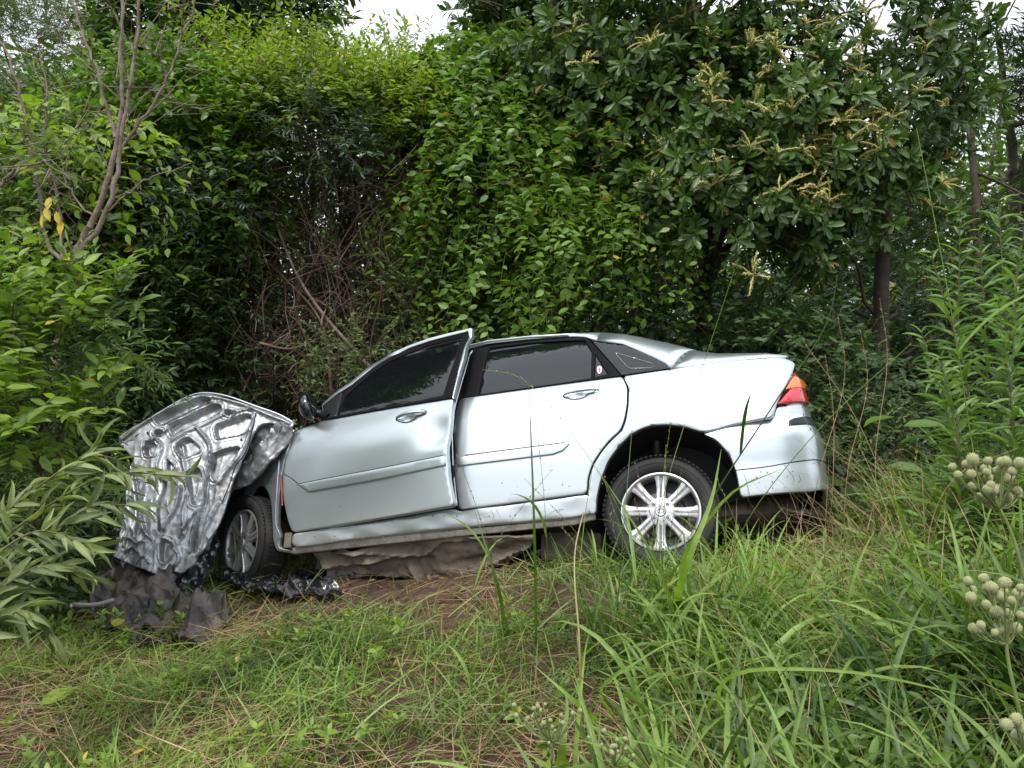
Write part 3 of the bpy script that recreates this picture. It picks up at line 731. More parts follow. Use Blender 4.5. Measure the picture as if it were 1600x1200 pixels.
# --- bonnet folded up, its inner frame facing the bank
HP = Plane((455, 662, 4.86), (185, 690, 4.92), (270, 900, 4.52))
hpx = lambda L_: np.array([HP.px(*p) for p in L_])
CELLS = [[(241,654),(282,636),(315,622),(332,624),(296,643),(250,665)],
 [(264,666),(290,655),(330,633),(344,632),(346,640),(318,656),(272,682)],
 [(336,667),(387,647),(396,653),(386,673),(339,688)],
 [(335,711),(373,698),(376,703),(344,756),(331,735)],
 [(279,699),(299,686),(318,705),(294,721)],
 [(230,692),(245,693),(249,707),(245,716),(230,715)],
 [(267,720),(283,732),(271,746)],
 [(299,745),(316,734),(325,755),(321,792),(308,790)],
 [(266,845),(275,845),(285,861),(283,876),(271,888),(262,880)],
 [(243,675),(254,673),(257,680),(245,682)],
 [(352,640),(372,645),(368,652),(350,648)]]
RIBS = [([(188,686),(240,656),(318,619),(332,620),(400,641),(452,662)], .012, .022), ([(258,676),(300,650),(340,628)], .009, .018),
 ([(275,690),(310,670),(348,650),(395,640)], .012, .02), ([(312,672),(330,700),(333,722)], .010, .03), ([(398,650),(388,682),(372,720),(350,758)], .011, .022),
 ([(244,784),(245,820),(246,838)], .006, .035), ([(288,770),(282,800),(272,828)], .012, .045), ([(320,800),(305,825),(294,842)], .008, .035), ([(321,806),(315,835),(308,872)], .008, .035),
 ([(228,704),(246,688),(258,700),(252,730),(262,756)], .008, .03), ([(262,760),(258,800),(262,830)], .008, -.04), ([(232,760),(230,800),(236,835),(250,845)], .008, .04),
 ([(188,850),(206,846),(224,856),(236,850)], .006, .035), ([(200,870),(218,862),(228,868)], .006, .035), ([(228,885),(240,875),(247,884)], .006, .03),
 ([(262,893),(278,896),(292,886),(292,866),(284,848)], .008, .03), ([(290,700),(296,730),(300,760),(296,800),(300,840)], .010, .028),
 ([(334,712),(332,760),(322,810),(312,870)], .010, -.035), ([(345,790),(335,830),(318,880)], .008, .03), ([(206,720),(214,760),(222,800),(218,840)], .010, -.04), ([(196,790),(205,830),(196,860)], .010, .03)]
def hood_relief(P):
    yv = P @ np.array([0, 1.]); lowk = None
    top, bot = HP.px(320, 620)[1], HP.px(270, 900)[1]
    k = np.clip((yv - top) / (bot - top), 0, 1)
    h = crump(P, .012, 3.2, 2.) + crump(P, 1, 7, 5.) * (.0005 + .010 * k ** 1.8)
    rd_ = np.array([1 - abs(mnoise.noise(Vector((p[0] * 7 + 3, p[1] * 4.2, 7.)))) * 2 for p in P]); h += .026 * k ** 1.8 * np.clip(rd_, 0, 1) ** 3
    rd_ = np.array([1 - abs(mnoise.noise(Vector((p[0] * 15 + 3, p[1] * 9, 1.)))) * 2 for p in P]); h += .008 * k ** 1.8 * np.clip(rd_, 0, 1) ** 3
    P0 = P; wq = .012 + .03 * k; P = P + np.array([[mnoise.noise(Vector((p[0] * 5, p[1] * 5, 11.))), mnoise.noise(Vector((p[0] * 5, p[1] * 5, 17.)))] for p in P]) * wq[:, None]
    h += .05 * k * np.abs(np.array([mnoise.noise(Vector((p[0] * 3.1 + 9, p[1] * 1.7, 23.))) for p in P0]))
    for c in CELLS:
        Q = rnd(hpx(c), 2); d = seg_dist(P, Q); sg = np.where(pip(P, Q), d, -d)
        h -= .036 * sstep(-.002, .008, sg); h += .009 * np.exp(-((sg + .009) / .005) ** 2) + .004 * np.exp(-((sg + .028) / .004) ** 2)
    for q, wd, am in RIBS:
        d = seg_dist(P, smooth_path(hpx(q), 14), False); h += am * .8 * np.exp(-(d / wd) ** 2)
    # big folds: the left flap turns away, the middle bulges, the foot curls in
    h += .10 * np.sin(np.clip((P[:, 0] - hpx([(400, 700)])[0, 0]) / (hpx([(200, 700)])[0, 0] - hpx([(400, 700)])[0, 0]), 0, 1) * math.pi) * k
    return h
hood = panel('crumpled_bonnet', [(185,684),(192,677),(240,650),(280,630),(318,614),(330,615),(360,624),(400,636),(440,651),(461,662),(455,670),(440,666),(420,660),(406,664),(396,680),(388,702),(378,727),(368,748),(362,772),(355,800),(345,830),(336,850),(324,872),(314,892),(300,903),(286,898),(272,904),(255,902),(240,895),(225,890),(205,882),(185,873),(177,868),(187,850),(192,830),(190,815),(200,800),(196,770),(200,740),(207,716),(195,702),(187,696)],
      HP, METAL, car, relief=hood_relief, grid=.0052, er=.004, depth=.010, step=.008, sharp=70)
OS = lambda L_, h: HP.to3(smooth_path(hpx(L_), 30), h)
tube('outer_skin_edge', OS([(186,682),(240,648),(318,612.5),(332,613.5),(400,634),(440,649),(462,662)], -.012), .006, PAINT, hood, 8)
for u, v in ((361,644),(197,689),(265,702),(409,648),(379,689),(320,720),(236,657),(233,678),(303,693)):
    c = HP.to3([HP.px(u, v)], .018)[0]
    o = lathe('bonnet_hole', [(0, 0), (.0065, 0), (.008, -.003)], DARK, hood, 14, Matrix.Translation(c) @ Vector(-HP.n).rotation_difference(Vector((0, 1, 0))).inverted().to_matrix().to_4x4())
chunk('bonnet_latch', (.035, .02, .03), HP.to3([HP.px(363, 739)], .02)[0], CHROME, car, .006, (.2, .5, .4))
tube('torn_cable', smooth_path([HP.to3([HP.px(*p)], .05)[0] for p in [(405,650),(398,680),(388,712),(372,735),(366,755),(352,790)]], 24), .004, BLACK, car, 6)
# crushed front structure tucked behind the bonnet
FP = Plane((185, 800, 4.75), (330, 860, 4.75), (190, 900, 4.55))
panel('crushed_front_end', [(182,800),(210,780),(260,790),(330,800),(345,850),(325,890),(312,925),(285,935),(265,915),(230,905),(200,895),(176,870)], FP, mat('crushed_dark_steel', (.10,.105,.12), .35, .8, .3), car, relief=lambda P: crump(P, .06, 8, 9.), grid=.012, er=.004, depth=.012)

top_line(SD, fd, [(468,756),(600,730.5),(697,711)]); top_line(S0, rd, [(727,711.5),(882,691.8)])
# scratches, mud splashes and a few leaves resting on the paint
SCR = mat('scratch_mark', (.20, .19, .18), .6); MUDS = mat('dried_mud_splash', (.20, .14, .095), .9)
for k, L_ in enumerate([[(768,798),(772,806),(770,812)], [(776,797),(780,805)], [(1225,726),(1232,735),(1240,748),(1238,758)], [(1248,742),(1252,752)], [(690,742),(694,744)], [(855,806),(868,798),(880,796)], [(592,818),(604,815)], [(1180,660),(1190,664)], [(560,790),(600,784)], [(1270,725),(1276,722),(1282,726)]]):
    q = np.array([S0.px(*p) for p in L_]) if L_[0][0] < 1100 else None
    if q is not None: tube('scratch', S0.to3(smooth_path(q, 8), .0045), .0012, SCR, sill if L_[0][1] > 780 else rd, 4)
    else:
        q = np.array([WB.px(*p) for p in L_]); tube('scratch', WB.to3(smooth_path(q, 8), .001), .0013, SCR, bump, 4)
def splashes(surf, parent, region, n, h=.0012, smax=.0042):
    Vs, Fs, o = [], [], 0
    while n > 0:
        u, v = rng.uniform(region[0], region[2]), rng.uniform(region[1], region[3]); n -= 1
        p = surf.px(u, v); r_ = smax * rng.random() ** 2.2 + .0012; a = np.arange(7) / 7 * 6.283; rr = r_ * rng.uniform(.6, 1.2, 7)
        ring = np.c_[p[0] + rr * np.cos(a), p[1] + rr * np.sin(a) * rng.uniform(.8, 1.6)]
        V = surf.to3(np.r_[[p], ring], h); Vs.append(V); Fs.append(np.array([(0, 1 + i, 1 + (i + 1) % 7) for i in range(7)]) + o); o += 8
    s = link('mud_splashes', npmesh('mud_splashes', np.concatenate(Vs), np.concatenate(Fs)), MUDS, parent); tag(s, kind='stuff')
splashes(SD, fd, (470, 790, 620, 806), 12, smax=.003); splashes(S0, rd, (725, 750, 900, 768), 12, smax=.003); splashes(S0, sill, (470, 838, 640, 846), 30, .006); splashes(S0, sill, (660, 806, 880, 812), 40, .006); splashes(WB, bump, (1170, 735, 1260, 765), 26)
splashes(S0, quarter, (925, 690, 945, 780), 16)

# ================================================================ vegetation toolkit
def leaf_mat(name, dark, light, rough=.45, trans=.35, spec=.5, dead=None):
    m = bpy.data.materials.new(name); m.use_nodes = True; t = m.node_tree; n = t.nodes.new; l = t.links.new
    b = t.nodes['Principled BSDF']; out = t.nodes['Material Output']
    at_ = n('ShaderNodeAttribute'); at_.attribute_name = 'tone'
    r = n('ShaderNodeValToRGB'); e = r.color_ramp.elements
    e[0].position = 0; e[0].color = (*dark, 1); e[1].position = .93; e[1].color = (*light, 1)
    if dead:
        x = r.color_ramp.elements.new(.965); x.color = (*dead, 1); x = r.color_ramp.elements.new(1.0); x.color = (*[c * .8 for c in dead], 1)
    l(at_.outputs['Fac'], r.inputs[0])
    tc = n('ShaderNodeTexCoord'); ns = n('ShaderNodeTexNoise'); ns.inputs['Scale'].default_value = 35; ns.inputs['Detail'].default_value = 3
    l(tc.outputs['Object'], ns.inputs['Vector'])
    mx = n('ShaderNodeMix'); mx.data_type = 'RGBA'; mx.blend_type = 'MULTIPLY'; mx.inputs[0].default_value = .5
    rr = n('ShaderNodeValToRGB'); rr.color_ramp.elements[0].position = .3; rr.color_ramp.elements[0].color = (.55, .6, .5, 1); rr.color_ramp.elements[1].position = .65; rr.color_ramp.elements[1].color = (1.1, 1.1, 1.1, 1)
    l(ns.outputs[0], rr.inputs[0]); l(r.outputs[0], mx.inputs[6]); l(rr.outputs[0], mx.inputs[7])
    l(mx.outputs[2], b.inputs['Base Color']); b.inputs['Roughness'].default_value = rough; b.inputs['Specular IOR Level'].default_value = spec
    tr = n('ShaderNodeBsdfTranslucent'); ms = n('ShaderNodeMixShader'); ms.inputs[0].default_value = trans
    g = n('ShaderNodeMix'); g.data_type = 'RGBA'; g.blend_type = 'MULTIPLY'; g.inputs[0].default_value = 1; g.inputs[7].default_value = (1.5, 1.7, .6, 1)
    l(mx.outputs[2], g.inputs[6]); l(g.outputs[2], tr.inputs[0])
    l(b.outputs[0], ms.inputs[1]); l(tr.outputs[0], ms.inputs[2]); l(ms.outputs[0], out.inputs[0])
    return m
BARK = mat('grey_brown_bark', (.13, .095, .070), .85, bump=(40, .6, .01), vary=(12, (.24, .20, .165), .4, .7))
BARKD = mat('dark_bark', (.045, .034, .026), .9, bump=(30, .6, .01), vary=(6, (.09, .075, .055), .45, .75))
VINE = mat('dry_vine_bark', (.11, .070, .048), .85, vary=(5, (.20, .145, .105), .4, .7))
TWIG = mat('green_brown_twig', (.085, .075, .035), .8)

def tmpl(kind):
    if kind == 'full':        # folded blade with a midrib, 8 triangles
        V = [(0,0,0),(-.40,.22,.03),(0,.25,-.03),(.40,.22,.03),(-.48,.55,.02),(0,.55,-.05),(.48,.55,.02),(-.22,.83,-.04),(0,.83,-.09),(.22,.83,-.04),(0,1,-.16)]
        T = [(0,2,1),(0,3,2),(1,2,5),(1,5,4),(2,3,6),(2,6,5),(4,5,8),(4,8,7),(5,6,9),(5,9,8),(7,8,10),(8,9,10)]
    elif kind == 'obov':      # widest beyond the middle, blunt tip
        V = [(0,0,0),(-.16,.22,.02),(0,.25,-.02),(.16,.22,.02),(-.42,.60,.03),(0,.6,-.04),(.42,.60,.03),(-.34,.88,-.02),(0,.88,-.07),(.34,.88,-.02),(0,1,-.11)]
        T = [(0,2,1),(0,3,2),(1,2,5),(1,5,4),(2,3,6),(2,6,5),(4,5,8),(4,8,7),(5,6,9),(5,9,8),(7,8,10),(8,9,10)]
    elif kind == 'mid':
        V = [(0,0,0),(-.46,.35,.05),(.46,.35,.05),(-.34,.72,-.02),(.34,.72,-.02),(0,1,-.13),(0,.5,-.04)]
        T = [(0,6,1),(0,2,6),(1,6,3),(2,4,6),(3,6,5),(6,4,5)]
    elif kind == 'low':
        V = [(0,0,0),(-.5,.45,.05),(.5,.45,.05),(0,1,-.1)]; T = [(0,3,1),(0,2,3)]
    elif kind == 'lance':     # long narrow leaf that arches over
        V = [(0,0,0)]; T = []
        st = [(.12,.30),(.35,.5),(.6,.44),(.82,.25)]
        for y, w_ in st: V += [(-w_, y, .04 - .32 * y ** 2.2), (0, y, -.03 - .32 * y ** 2.2), (w_, y, .04 - .32 * y ** 2.2)]
        V.append((0, 1, -.36)); T += [(0,2,1),(0,3,2)]
        for k in range(3):
            a = 1 + 3 * k; T += [(a,a+1,a+4),(a,a+4,a+3),(a+1,a+2,a+5),(a+1,a+5,a+4)]
        T += [(10,11,13),(11,12,13)]
    return np.array(V, float), np.array(T)

def frames(D, U):
    D = D / (np.linalg.norm(D, axis=1)[:, None] + 1e-9); X = np.cross(D, U); X /= np.linalg.norm(X, axis=1)[:, None] + 1e-9
    return X, D, np.cross(X, D)
def place(kind, P, D, U, Ln, Wn, tone):
    V, T = tmpl(kind); X, Y, Z = frames(D, U); n = len(P)
    W = P[:, None] + V[None, :, 0:1] * X[:, None] * Wn[:, None, None] + V[None, :, 1:2] * Y[:, None] * Ln[:, None, None] + V[None, :, 2:3] * Z[:, None] * Ln[:, None, None]
    F = (T[None] + (np.arange(n) * len(V))[:, None, None]).reshape(-1, 3)
    return W.reshape(-1, 3), F, np.repeat(tone, len(V))

def leaf_parts(kind, Lf, idx, m, parent, origin):
    """the largest leaves become objects of their own, sharing four meshes"""
    P, D, U, Ln, Wn, tone = Lf; V, T = tmpl(kind); r = float(np.median(Wn / Ln)); mes = []
    for k in range(4):
        Vk = V.copy(); Vk[:, 0] *= r; Vk[:, 2] += .05 * (k - 1.5) * Vk[:, 1] ** 2
        me = npmesh('leaf', Vk, T, np.full(len(V), [.15, .45, .7, .9][k])); me.materials.append(m)
        me.polygons.foreach_set('use_smooth', np.ones(len(T), bool)); mes.append(me)
    X, Y, Z = frames(D[idx], U[idx])
    for q, i in enumerate(idx):
        k = int(np.argmin(np.abs(np.array([.15, .45, .7, .9]) - tone[i]))); o = bpy.data.objects.new('leaf', mes[k]); s = Ln[i]
        o.matrix_local = Matrix([[X[q][0]*s, Y[q][0]*s, Z[q][0]*s, P[i][0]-origin[0]], [X[q][1]*s, Y[q][1]*s, Z[q][1]*s, P[i][1]-origin[1]], [X[q][2]*s, Y[q][2]*s, Z[q][2]*s, P[i][2]-origin[2]], [0,0,0,1]])
        o.parent = parent; COL.objects.link(o)

def foliage(thing, kind, Lf, m, origin, n_parts=0, name='foliage'):
    P, D, U, Ln, Wn, tone = Lf
    keep = np.ones(len(P), bool)
    if n_parts:
        d = np.linalg.norm(P - CAM, axis=1) / Ln; u = FPX * (P[:, 0]) / np.maximum(P[:, 1], .1)
        d = np.where(np.abs(u) > 830, 1e9, d) + rng.random(len(P)) * .25 * np.median(d)
        idx = np.argsort(d)[:n_parts]; keep[idx] = False
        leaf_parts(kind, Lf, idx, m, thing, origin)
    if not keep.any(): return None
    a = [q[keep] for q in Lf]; V, F, tn = place(kind, *a)
    o = link(name, npmesh(name, V - origin, F, tn), m, thing); tag(o, kind='stuff'); return o

def unit(v): return v / (np.linalg.norm(v, axis=-1, keepdims=True) + 1e-9)
def twigs_leaves(B, Dv, Lt, nl, lL, lW, droop=.25, mode='alt', ang=55, tone0=None, up=.6, jit=.35, tstart=.15, upn=1.0):
    """leaves along many twigs at once. returns leaf arrays and twig polylines (n,4,3)"""
    n = len(B); Dv = unit(Dv); t = np.linspace(tstart, 1, nl)
    if mode == 'whorl': t = np.linspace(.72, 1, nl)
    def pos(t): return B[:, None] + Dv[:, None] * (Lt[:, None, None] * t[None, :, None]) - np.array([0, 0, 1]) * (droop * Lt[:, None, None] * t[None, :, None] ** 2)
    P = pos(t); T = unit(Dv[:, None] - np.array([0, 0, 1]) * (2 * droop * t[None, :, None]))
    side = unit(np.cross(T, np.array([0, 0, 1.]) + rng.normal(0, .25, (n, 1, 3))))
    upv = np.cross(side, T)
    if mode == 'alt': th = np.where(np.arange(nl) % 2 == 0, 0, math.pi)[None] + rng.normal(0, .35, (n, nl))
    elif mode == 'opp': th = np.where(np.arange(nl) % 2 == 0, 0, math.pi)[None] + rng.normal(0, .2, (n, nl)); 
    else: th = (np.arange(nl) * 2.4)[None] + rng.random((n, 1)) * 6 + rng.normal(0, .25, (n, nl))
    radial = side * np.cos(th)[..., None] + upv * np.sin(th)[..., None]
    a = R(ang) + rng.normal(0, .2, (n, nl))
    if mode == 'whorl': a = a * (1.25 - .6 * (t - .72) / .28)[None]
    D = unit(T * np.cos(a)[..., None] + radial * np.sin(a)[..., None] + rng.normal(0, jit * .4, (n, nl, 3)))
    U = unit(np.array([0, -.25, upn]) + rng.normal(0, jit, (n, nl, 3)))
    if mode == 'whorl': U = unit(T * .9 + np.array([0, -.2, .5]) + rng.normal(0, jit * .6, (n, nl, 3)))
    Ln = lL * (.65 + .5 * rng.random((n, nl))); Wn = Ln * lW / lL
    if tone0 is None: tone0 = rng.random(n)
    tone = np.clip(tone0[:, None] * .6 + .4 * rng.random((n, nl)) , 0, .93)
    dead = rng.random((n, nl)) < .010; tone[dead] = .97 + .03 * rng.random(dead.sum())
    Lf = [P.reshape(-1, 3), D.reshape(-1, 3), U.reshape(-1, 3), Ln.ravel(), Wn.ravel(), tone.ravel()]
    return Lf, pos(np.array([0, .35, .7, 1.]))
def stems_mesh(Q, r0, r1, seg=3):
    """Q (n,k,3) polylines -> merged prisms"""
    n, k, _ = Q.shape; T = unit(np.gradient(Q, axis=1)); A = unit(np.cross(T, np.array([.3, .2, 1.]))); Bn = np.cross(T, A)
    th = np.arange(seg) / seg * 2 * math.pi; r = np.linspace(1, 0, k)[None, :] * (np.asarray(r0) - np.asarray(r1)).reshape(-1, 1) + np.asarray(r1).reshape(-1, 1)
    V = Q[:, :, None] + r[..., None, None] * (A[:, :, None] * np.cos(th)[None, None, :, None] + Bn[:, :, None] * np.sin(th)[None, None, :, None])
    i = (np.arange(n)[:, None, None] * k + np.arange(k - 1)[None, :, None]) * seg; j = np.arange(seg)[None, None]; j2 = (j + 1) % seg
    F = np.stack([i + j, i + j2, i + seg + j2, i + seg + j], -1).reshape(-1, 4)
    return V.reshape(-1, 3), F
def stems(name, Q, r0, r1, m, parent, origin, seg=3, kind='stuff'):
    V, F = stems_mesh(np.asarray(Q), r0, r1, seg); o = link(name, npmesh(name, V - origin, F), m, parent)
    if kind: tag(o, kind=kind)
    return o
def cat(Ls): return [np.concatenate([l[i] for l in Ls]) for i in range(6)]

def sample_blobs(blobs, thr=-.18, nsc=1.1, front=.35, inner=.55, outw=1., upw=.5, jit=.45):
    B, D, Tn = [], [], []
    for (u, v, dp, ru, rv, rd_, n) in blobs:
        c = at(u, v, dp); rad = np.array([ru * dp / FPX, rd_, rv * dp / FPX]); k = int(n * 1.6)
        s = unit(rng.normal(0, 1, (k * 2, 3))); s = s[(s[:, 1] < front)][:k]
        r = inner + (1 - inner) * rng.random(len(s)) ** .6; b = c + s * rad * r[:, None]
        nv = np.array([mnoise.noise(Vector(p * nsc + 5)) for p in b]); kp = nv > thr; b, s, nv = b[kp][:n], s[kp][:n], nv[kp][:n]
        B.append(b); D.append(s * outw + np.array([0, 0, upw]) + rng.normal(0, jit, s.shape)); Tn.append(np.clip(.5 + nv * .9 + rng.normal(0, .12, len(nv)), 0, 1))
    return np.concatenate(B), np.concatenate(D), np.concatenate(Tn)

def ground_pt(u, v):
    o, d = ray(u, v); t = .5
    while t < 60:
        p = o + d * t
        if p[2] <= float(gz(p[0], p[1])): break
        t += .01
    return o + d * t
def on_ground(x, y, dz=0.): return np.array([x, y, float(gz(x, y)) + dz])

def limbs(thing, origin, trunk, tops, r0, r1, m, name='trunk', lname='limb', seg=9):
    """a tapered trunk and limbs reaching for points in the crown"""
    tp = smooth_path(trunk, 22); tp[1:-1] += rng.normal(0, .012, (20, 3)); rr = np.linspace(r0, r1, 22)
    o = tube(name, tp - origin, rr, m, thing, seg)
    Q = []
    for q in tops:
        k = int(rng.integers(8, 21)); a = tp[k]; q = np.asarray(q); md = (a + q) / 2 + rng.normal(0, .15, 3) + np.array([0, 0, .15]); Q.append((smooth_path([a, md, q], 9), rr[k] * .55))
    for P_, r_ in Q[:26]: tube(lname, P_ - origin, np.linspace(r_, r_ * .25, 9), m, thing, 6)
    return o

def bush(name, label, catg, blobs, lmat, lL, lW, kind='mid', Lt=.35, nl=9, mode='alt', n_parts=0, group=None, trunk=None, bark=BARKD, droop=.25, ang=55, twig_mat=TWIG, twr=.003, thr=-.18, nsc=1.1, upw=.5, outw=1., ntops=10, inner=.55, upn=1., jit=.35, front=.35, trunk_r=.05, tones=None, woody=True):
    B, D, tn = sample_blobs(blobs, thr, nsc, front, inner, outw, upw)
    if tones: tn = tones[0] + tn * (tones[1] - tones[0])
    u, v, dp = blobs[0][:3]; base = at(u, v, dp); base = on_ground(base[0], base[1], -.05) if trunk is None else np.asarray(trunk[0])
    th = empty(name, base); tag(th, label, catg, group)
    Lts = Lt * (.6 + .8 * rng.random(len(B)))
    Lf, Q = twigs_leaves(B, D, Lts, nl, lL, lW, droop, mode, ang, tn, jit=jit, upn=upn)
    foliage(th, kind, Lf, lmat, base, n_parts)
    stems('twigs', Q, twr, twr * .4, twig_mat, th, base)
    if woody:
        top = at(u, v, dp); tr = [base, base * .5 + top * .5 + np.array([.1, 0, 0]), top] if trunk is None else trunk
        pk = B[rng.choice(len(B), min(ntops, len(B)), replace=False)]
        limbs(th, base, tr, pk, trunk_r, trunk_r * .35, bark)
    return th, B, D, Q

# species
M_DARK = leaf_mat('dark_glossy_leaf', (.022, .052, .011), (.095, .175, .032), .42, .25, dead=(.25, .16, .03))
M_VINE = leaf_mat('bright_vine_leaf', (.020, .060, .009), (.165, .285, .034), .42, .35, dead=(.40, .30, .04))
M_YEL = leaf_mat('yellow_green_leaf', (.070, .125, .016), (.250, .330, .045), .5, .38, dead=(.45, .33, .05))
M_OLIVE = leaf_mat('olive_leaf', (.022, .050, .013), (.105, .165, .036), .55, .28, dead=(.22, .15, .05))
M_BLUE = leaf_mat('grey_green_leaf', (.032, .062, .040), (.105, .160, .100), .5, .25)
M_SHADE = leaf_mat('shaded_leaf', (.011, .028, .007), (.050, .105, .020), .55, .25)  # dark greens put the shade of the bushes into the leaf colour
M_LANCE = leaf_mat('pale_lance_leaf', (.085, .120, .040), (.255, .300, .115), .55, .30, dead=(.40, .34, .16))
M_LIME = leaf_mat('lime_leaf', (.050, .105, .012), (.250, .360, .045), .45, .38, dead=(.55, .42, .05))
M_WEED = leaf_mat('weed_leaf', (.070, .135, .035), (.200, .310, .085), .5, .32, dead=(.35, .28, .08))
M_FEATH = leaf_mat('feathery_leaf', (.045, .070, .042), (.110, .150, .080), .6, .3)
M_FLOWER = leaf_mat('cream_catkin', (.34, .30, .09), (.58, .54, .22), .8, .2)
M_GRASS = leaf_mat('grass_blade', (.026, .062, .010), (.225, .340, .056), .45, .35, dead=(.38, .28, .12))
M_STRAW = leaf_mat('dry_straw', (.170, .095, .045), (.440, .320, .170), .7, .15)
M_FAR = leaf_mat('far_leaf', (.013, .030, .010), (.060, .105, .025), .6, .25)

# ================================================================ trees and bushes behind the car
def pts(L_): return [at(*p) for p in L_]
# evergreen with cream catkins, right of centre
TR = [on_ground(2.05, 6.9, -.05), at(1100, 470, 6.9), at(1105, 380, 6.8), at(1060, 200, 6.7), at(1080, 0, 6.7)]
ch_blobs = [(1080,80,6.7,330,190,1.0,760),(1180,230,6.3,220,150,.8,520),(895,60,6.9,150,130,.8,270),(1330,120,6.6,150,170,.8,330),(1130,330,6.1,170,90,.6,230),(1010,180,6.4,160,120,.7,240),(1330,320,6.4,90,90,.6,80),(1120,-120,6.9,380,110,1.0,160),(1460,180,6.7,70,60,.4,45)]
B, D, tn = sample_blobs(ch_blobs, -.22, .9, .45, .6, 1., .45)
base = TR[0]
chest = empty('broadleaf_tree', base); tag(chest, 'broad dark-leaved tree with cream flower spikes behind the boot of the car', 'tree')
Lf, Q = twigs_leaves(B, D, .28 * (.7 + .6 * rng.random(len(B))), 14, .118, .046, .15, 'whorl', 60, tn, jit=.6)
foliage(chest, 'obov', Lf, M_DARK, base, 290)
stems('twigs', Q, .005, .003, TWIG, chest, base)
limbs(chest, base, TR, B[rng.choice(len(B), 26, replace=False)], .085, .04, BARKD)
# catkins: on outer twigs facing the road
sc_ = -(B[:, 1]) + rng.random(len(B)) * .9; u_ = 800 + FPX * B[:, 0] / B[:, 1]
vis = np.where((u_ > 830) & (u_ < 1500), sc_ + .25 * np.abs(rng.normal(0, 1, len(u_))), -99); sel = np.argsort(-vis)[:300]; sel = sel[rng.permutation(300)[:125]]
def catkin_mesh(k):
    Vs, Fs, o = [], [], 0; r_ = np.random.default_rng(k)
    for s in range(int(r_.integers(4, 8))):
        az = r_.random() * 6.28; el = r_.uniform(.1, 1.3); d = np.array([math.cos(az) * math.cos(el), math.sin(az) * math.cos(el), math.sin(el)]); ln = r_.uniform(.11, .20)
        P_ = np.array([d * ln * t + np.array([0, 0, -.35 * ln * t * t]) for t in np.linspace(0, 1, 9)]) + r_.normal(0, .002, (9, 3))
        V, F = tube_arrays(P_, np.r_[.002, np.full(7, .0045), .002] * (1 + .4 * r_.random(9)), 5); Vs.append(V); Fs.append(F + o); o += len(V)
        for t in np.linspace(.15, .97, 16):       # tiny blossoms give it a fuzzy outline
            c = d * ln * t + np.array([0, 0, -.35 * ln * t * t]); q = unit(r_.normal(0, 1, 3)); a = unit(np.cross(q, d)) * .004
            V = np.array([c - a, c + a, c + q * .016 + a, c + q * .016 - a]); Vs.append(V); Fs.append(np.array([[0, 1, 2, 3]]) + o); o += 4
    V = np.concatenate(Vs); return npmesh('catkin', V, np.concatenate(Fs), np.clip(.5 + r_.normal(0, .25, len(V)), 0, .9))
cms = [catkin_mesh(k) for k in range(6)]
for m_ in cms: m_.materials.append(M_FLOWER)
tips = Q[:, -1]
for i in sel:
    o = bpy.data.objects.new('catkin', cms[int(rng.integers(6))]); o.parent = chest; COL.objects.link(o)
    o.location = tips[i] - base + np.array([0, -.05, .03]); o.rotation_euler = (rng.normal(0, .3) - .35, rng.normal(0, .3), rng.random() * 6); s = .8 + .5 * rng.random(); o.scale = (s, s, s)

# climbing vine curtain, centre
bush('climbing_vine', 'bright green leafy vine curtain hanging above the rear door of the car', 'vine',
     [(760,300,6.3,100,150,.5,560),(840,370,6.0,60,90,.4,200),(700,250,6.5,80,150,.5,290),(725,110,6.7,45,45,.3,60),(800,180,6.5,110,110,.5,290),(920,300,6.1,80,110,.4,190),(770,470,6.0,45,50,.3,70),(960,360,6.0,60,60,.3,90),(1010,300,5.9,60,50,.3,60)],
     M_VINE, .078, .046, 'full', .42, 13, 'opp', 290, droop=.9, trunk=pts([(790,640,6.6),(770,500,6.6),(740,300,6.5)]), bark=VINE, trunk_r=.03, ang=68, upw=.1, thr=-.06, nsc=1.9, tones=(.05, 1.0), jit=.5)
# big rounded bush left of centre: several plants grown together
bush('leafy_bush', 'tall rounded mid-green bush behind the crumpled bonnet', 'bush',
     [(290,250,6.4,180,150,.8,900),(220,360,6.2,150,130,.7,560),(340,270,6.1,90,80,.5,220)], M_VINE, .078, .042, 'mid', .34, 11, 'alt', 250,
     droop=.2, thr=-.06, jit=.5, trunk=pts([(330,720,6.8),(340,560,6.8),(320,330,6.6)]), nsc=1.4, tones=(.0, .75))
bush('leafy_bush', 'light yellow-green bush topping the thicket under the gap of sky', 'bush',
     [(480,200,6.5,150,75,.7,560),(590,220,6.4,110,65,.6,400),(430,220,6.3,110,80,.5,300),(665,190,6.6,60,55,.5,200),(455,118,6.6,40,45,.3,60),(560,128,6.6,30,50,.3,50),(625,140,6.6,25,45,.3,36),(350,110,6.6,45,40,.3,50)], M_YEL, .068, .033, 'mid', .34, 11, 'alt', 250,
     droop=.1, thr=-.22, trunk=pts([(520,720,6.9),(530,560,6.9),(540,300,6.7)]), nsc=1.6, upw=.8, tones=(.1, 1))
bush('leafy_bush', 'grey-green narrow-leaved bush in the middle of the thicket', 'bush',
     [(490,215,6.0,80,45,.35,150),(330,320,5.9,70,50,.3,110),(560,250,6.05,60,35,.3,90)], M_BLUE, .065, .018, 'mid', .30, 13, 'alt', 60, droop=.1, thr=-.4, trunk=pts([(470,700,6.5),(480,450,6.4),(490,240,6.2)]), trunk_r=.03)
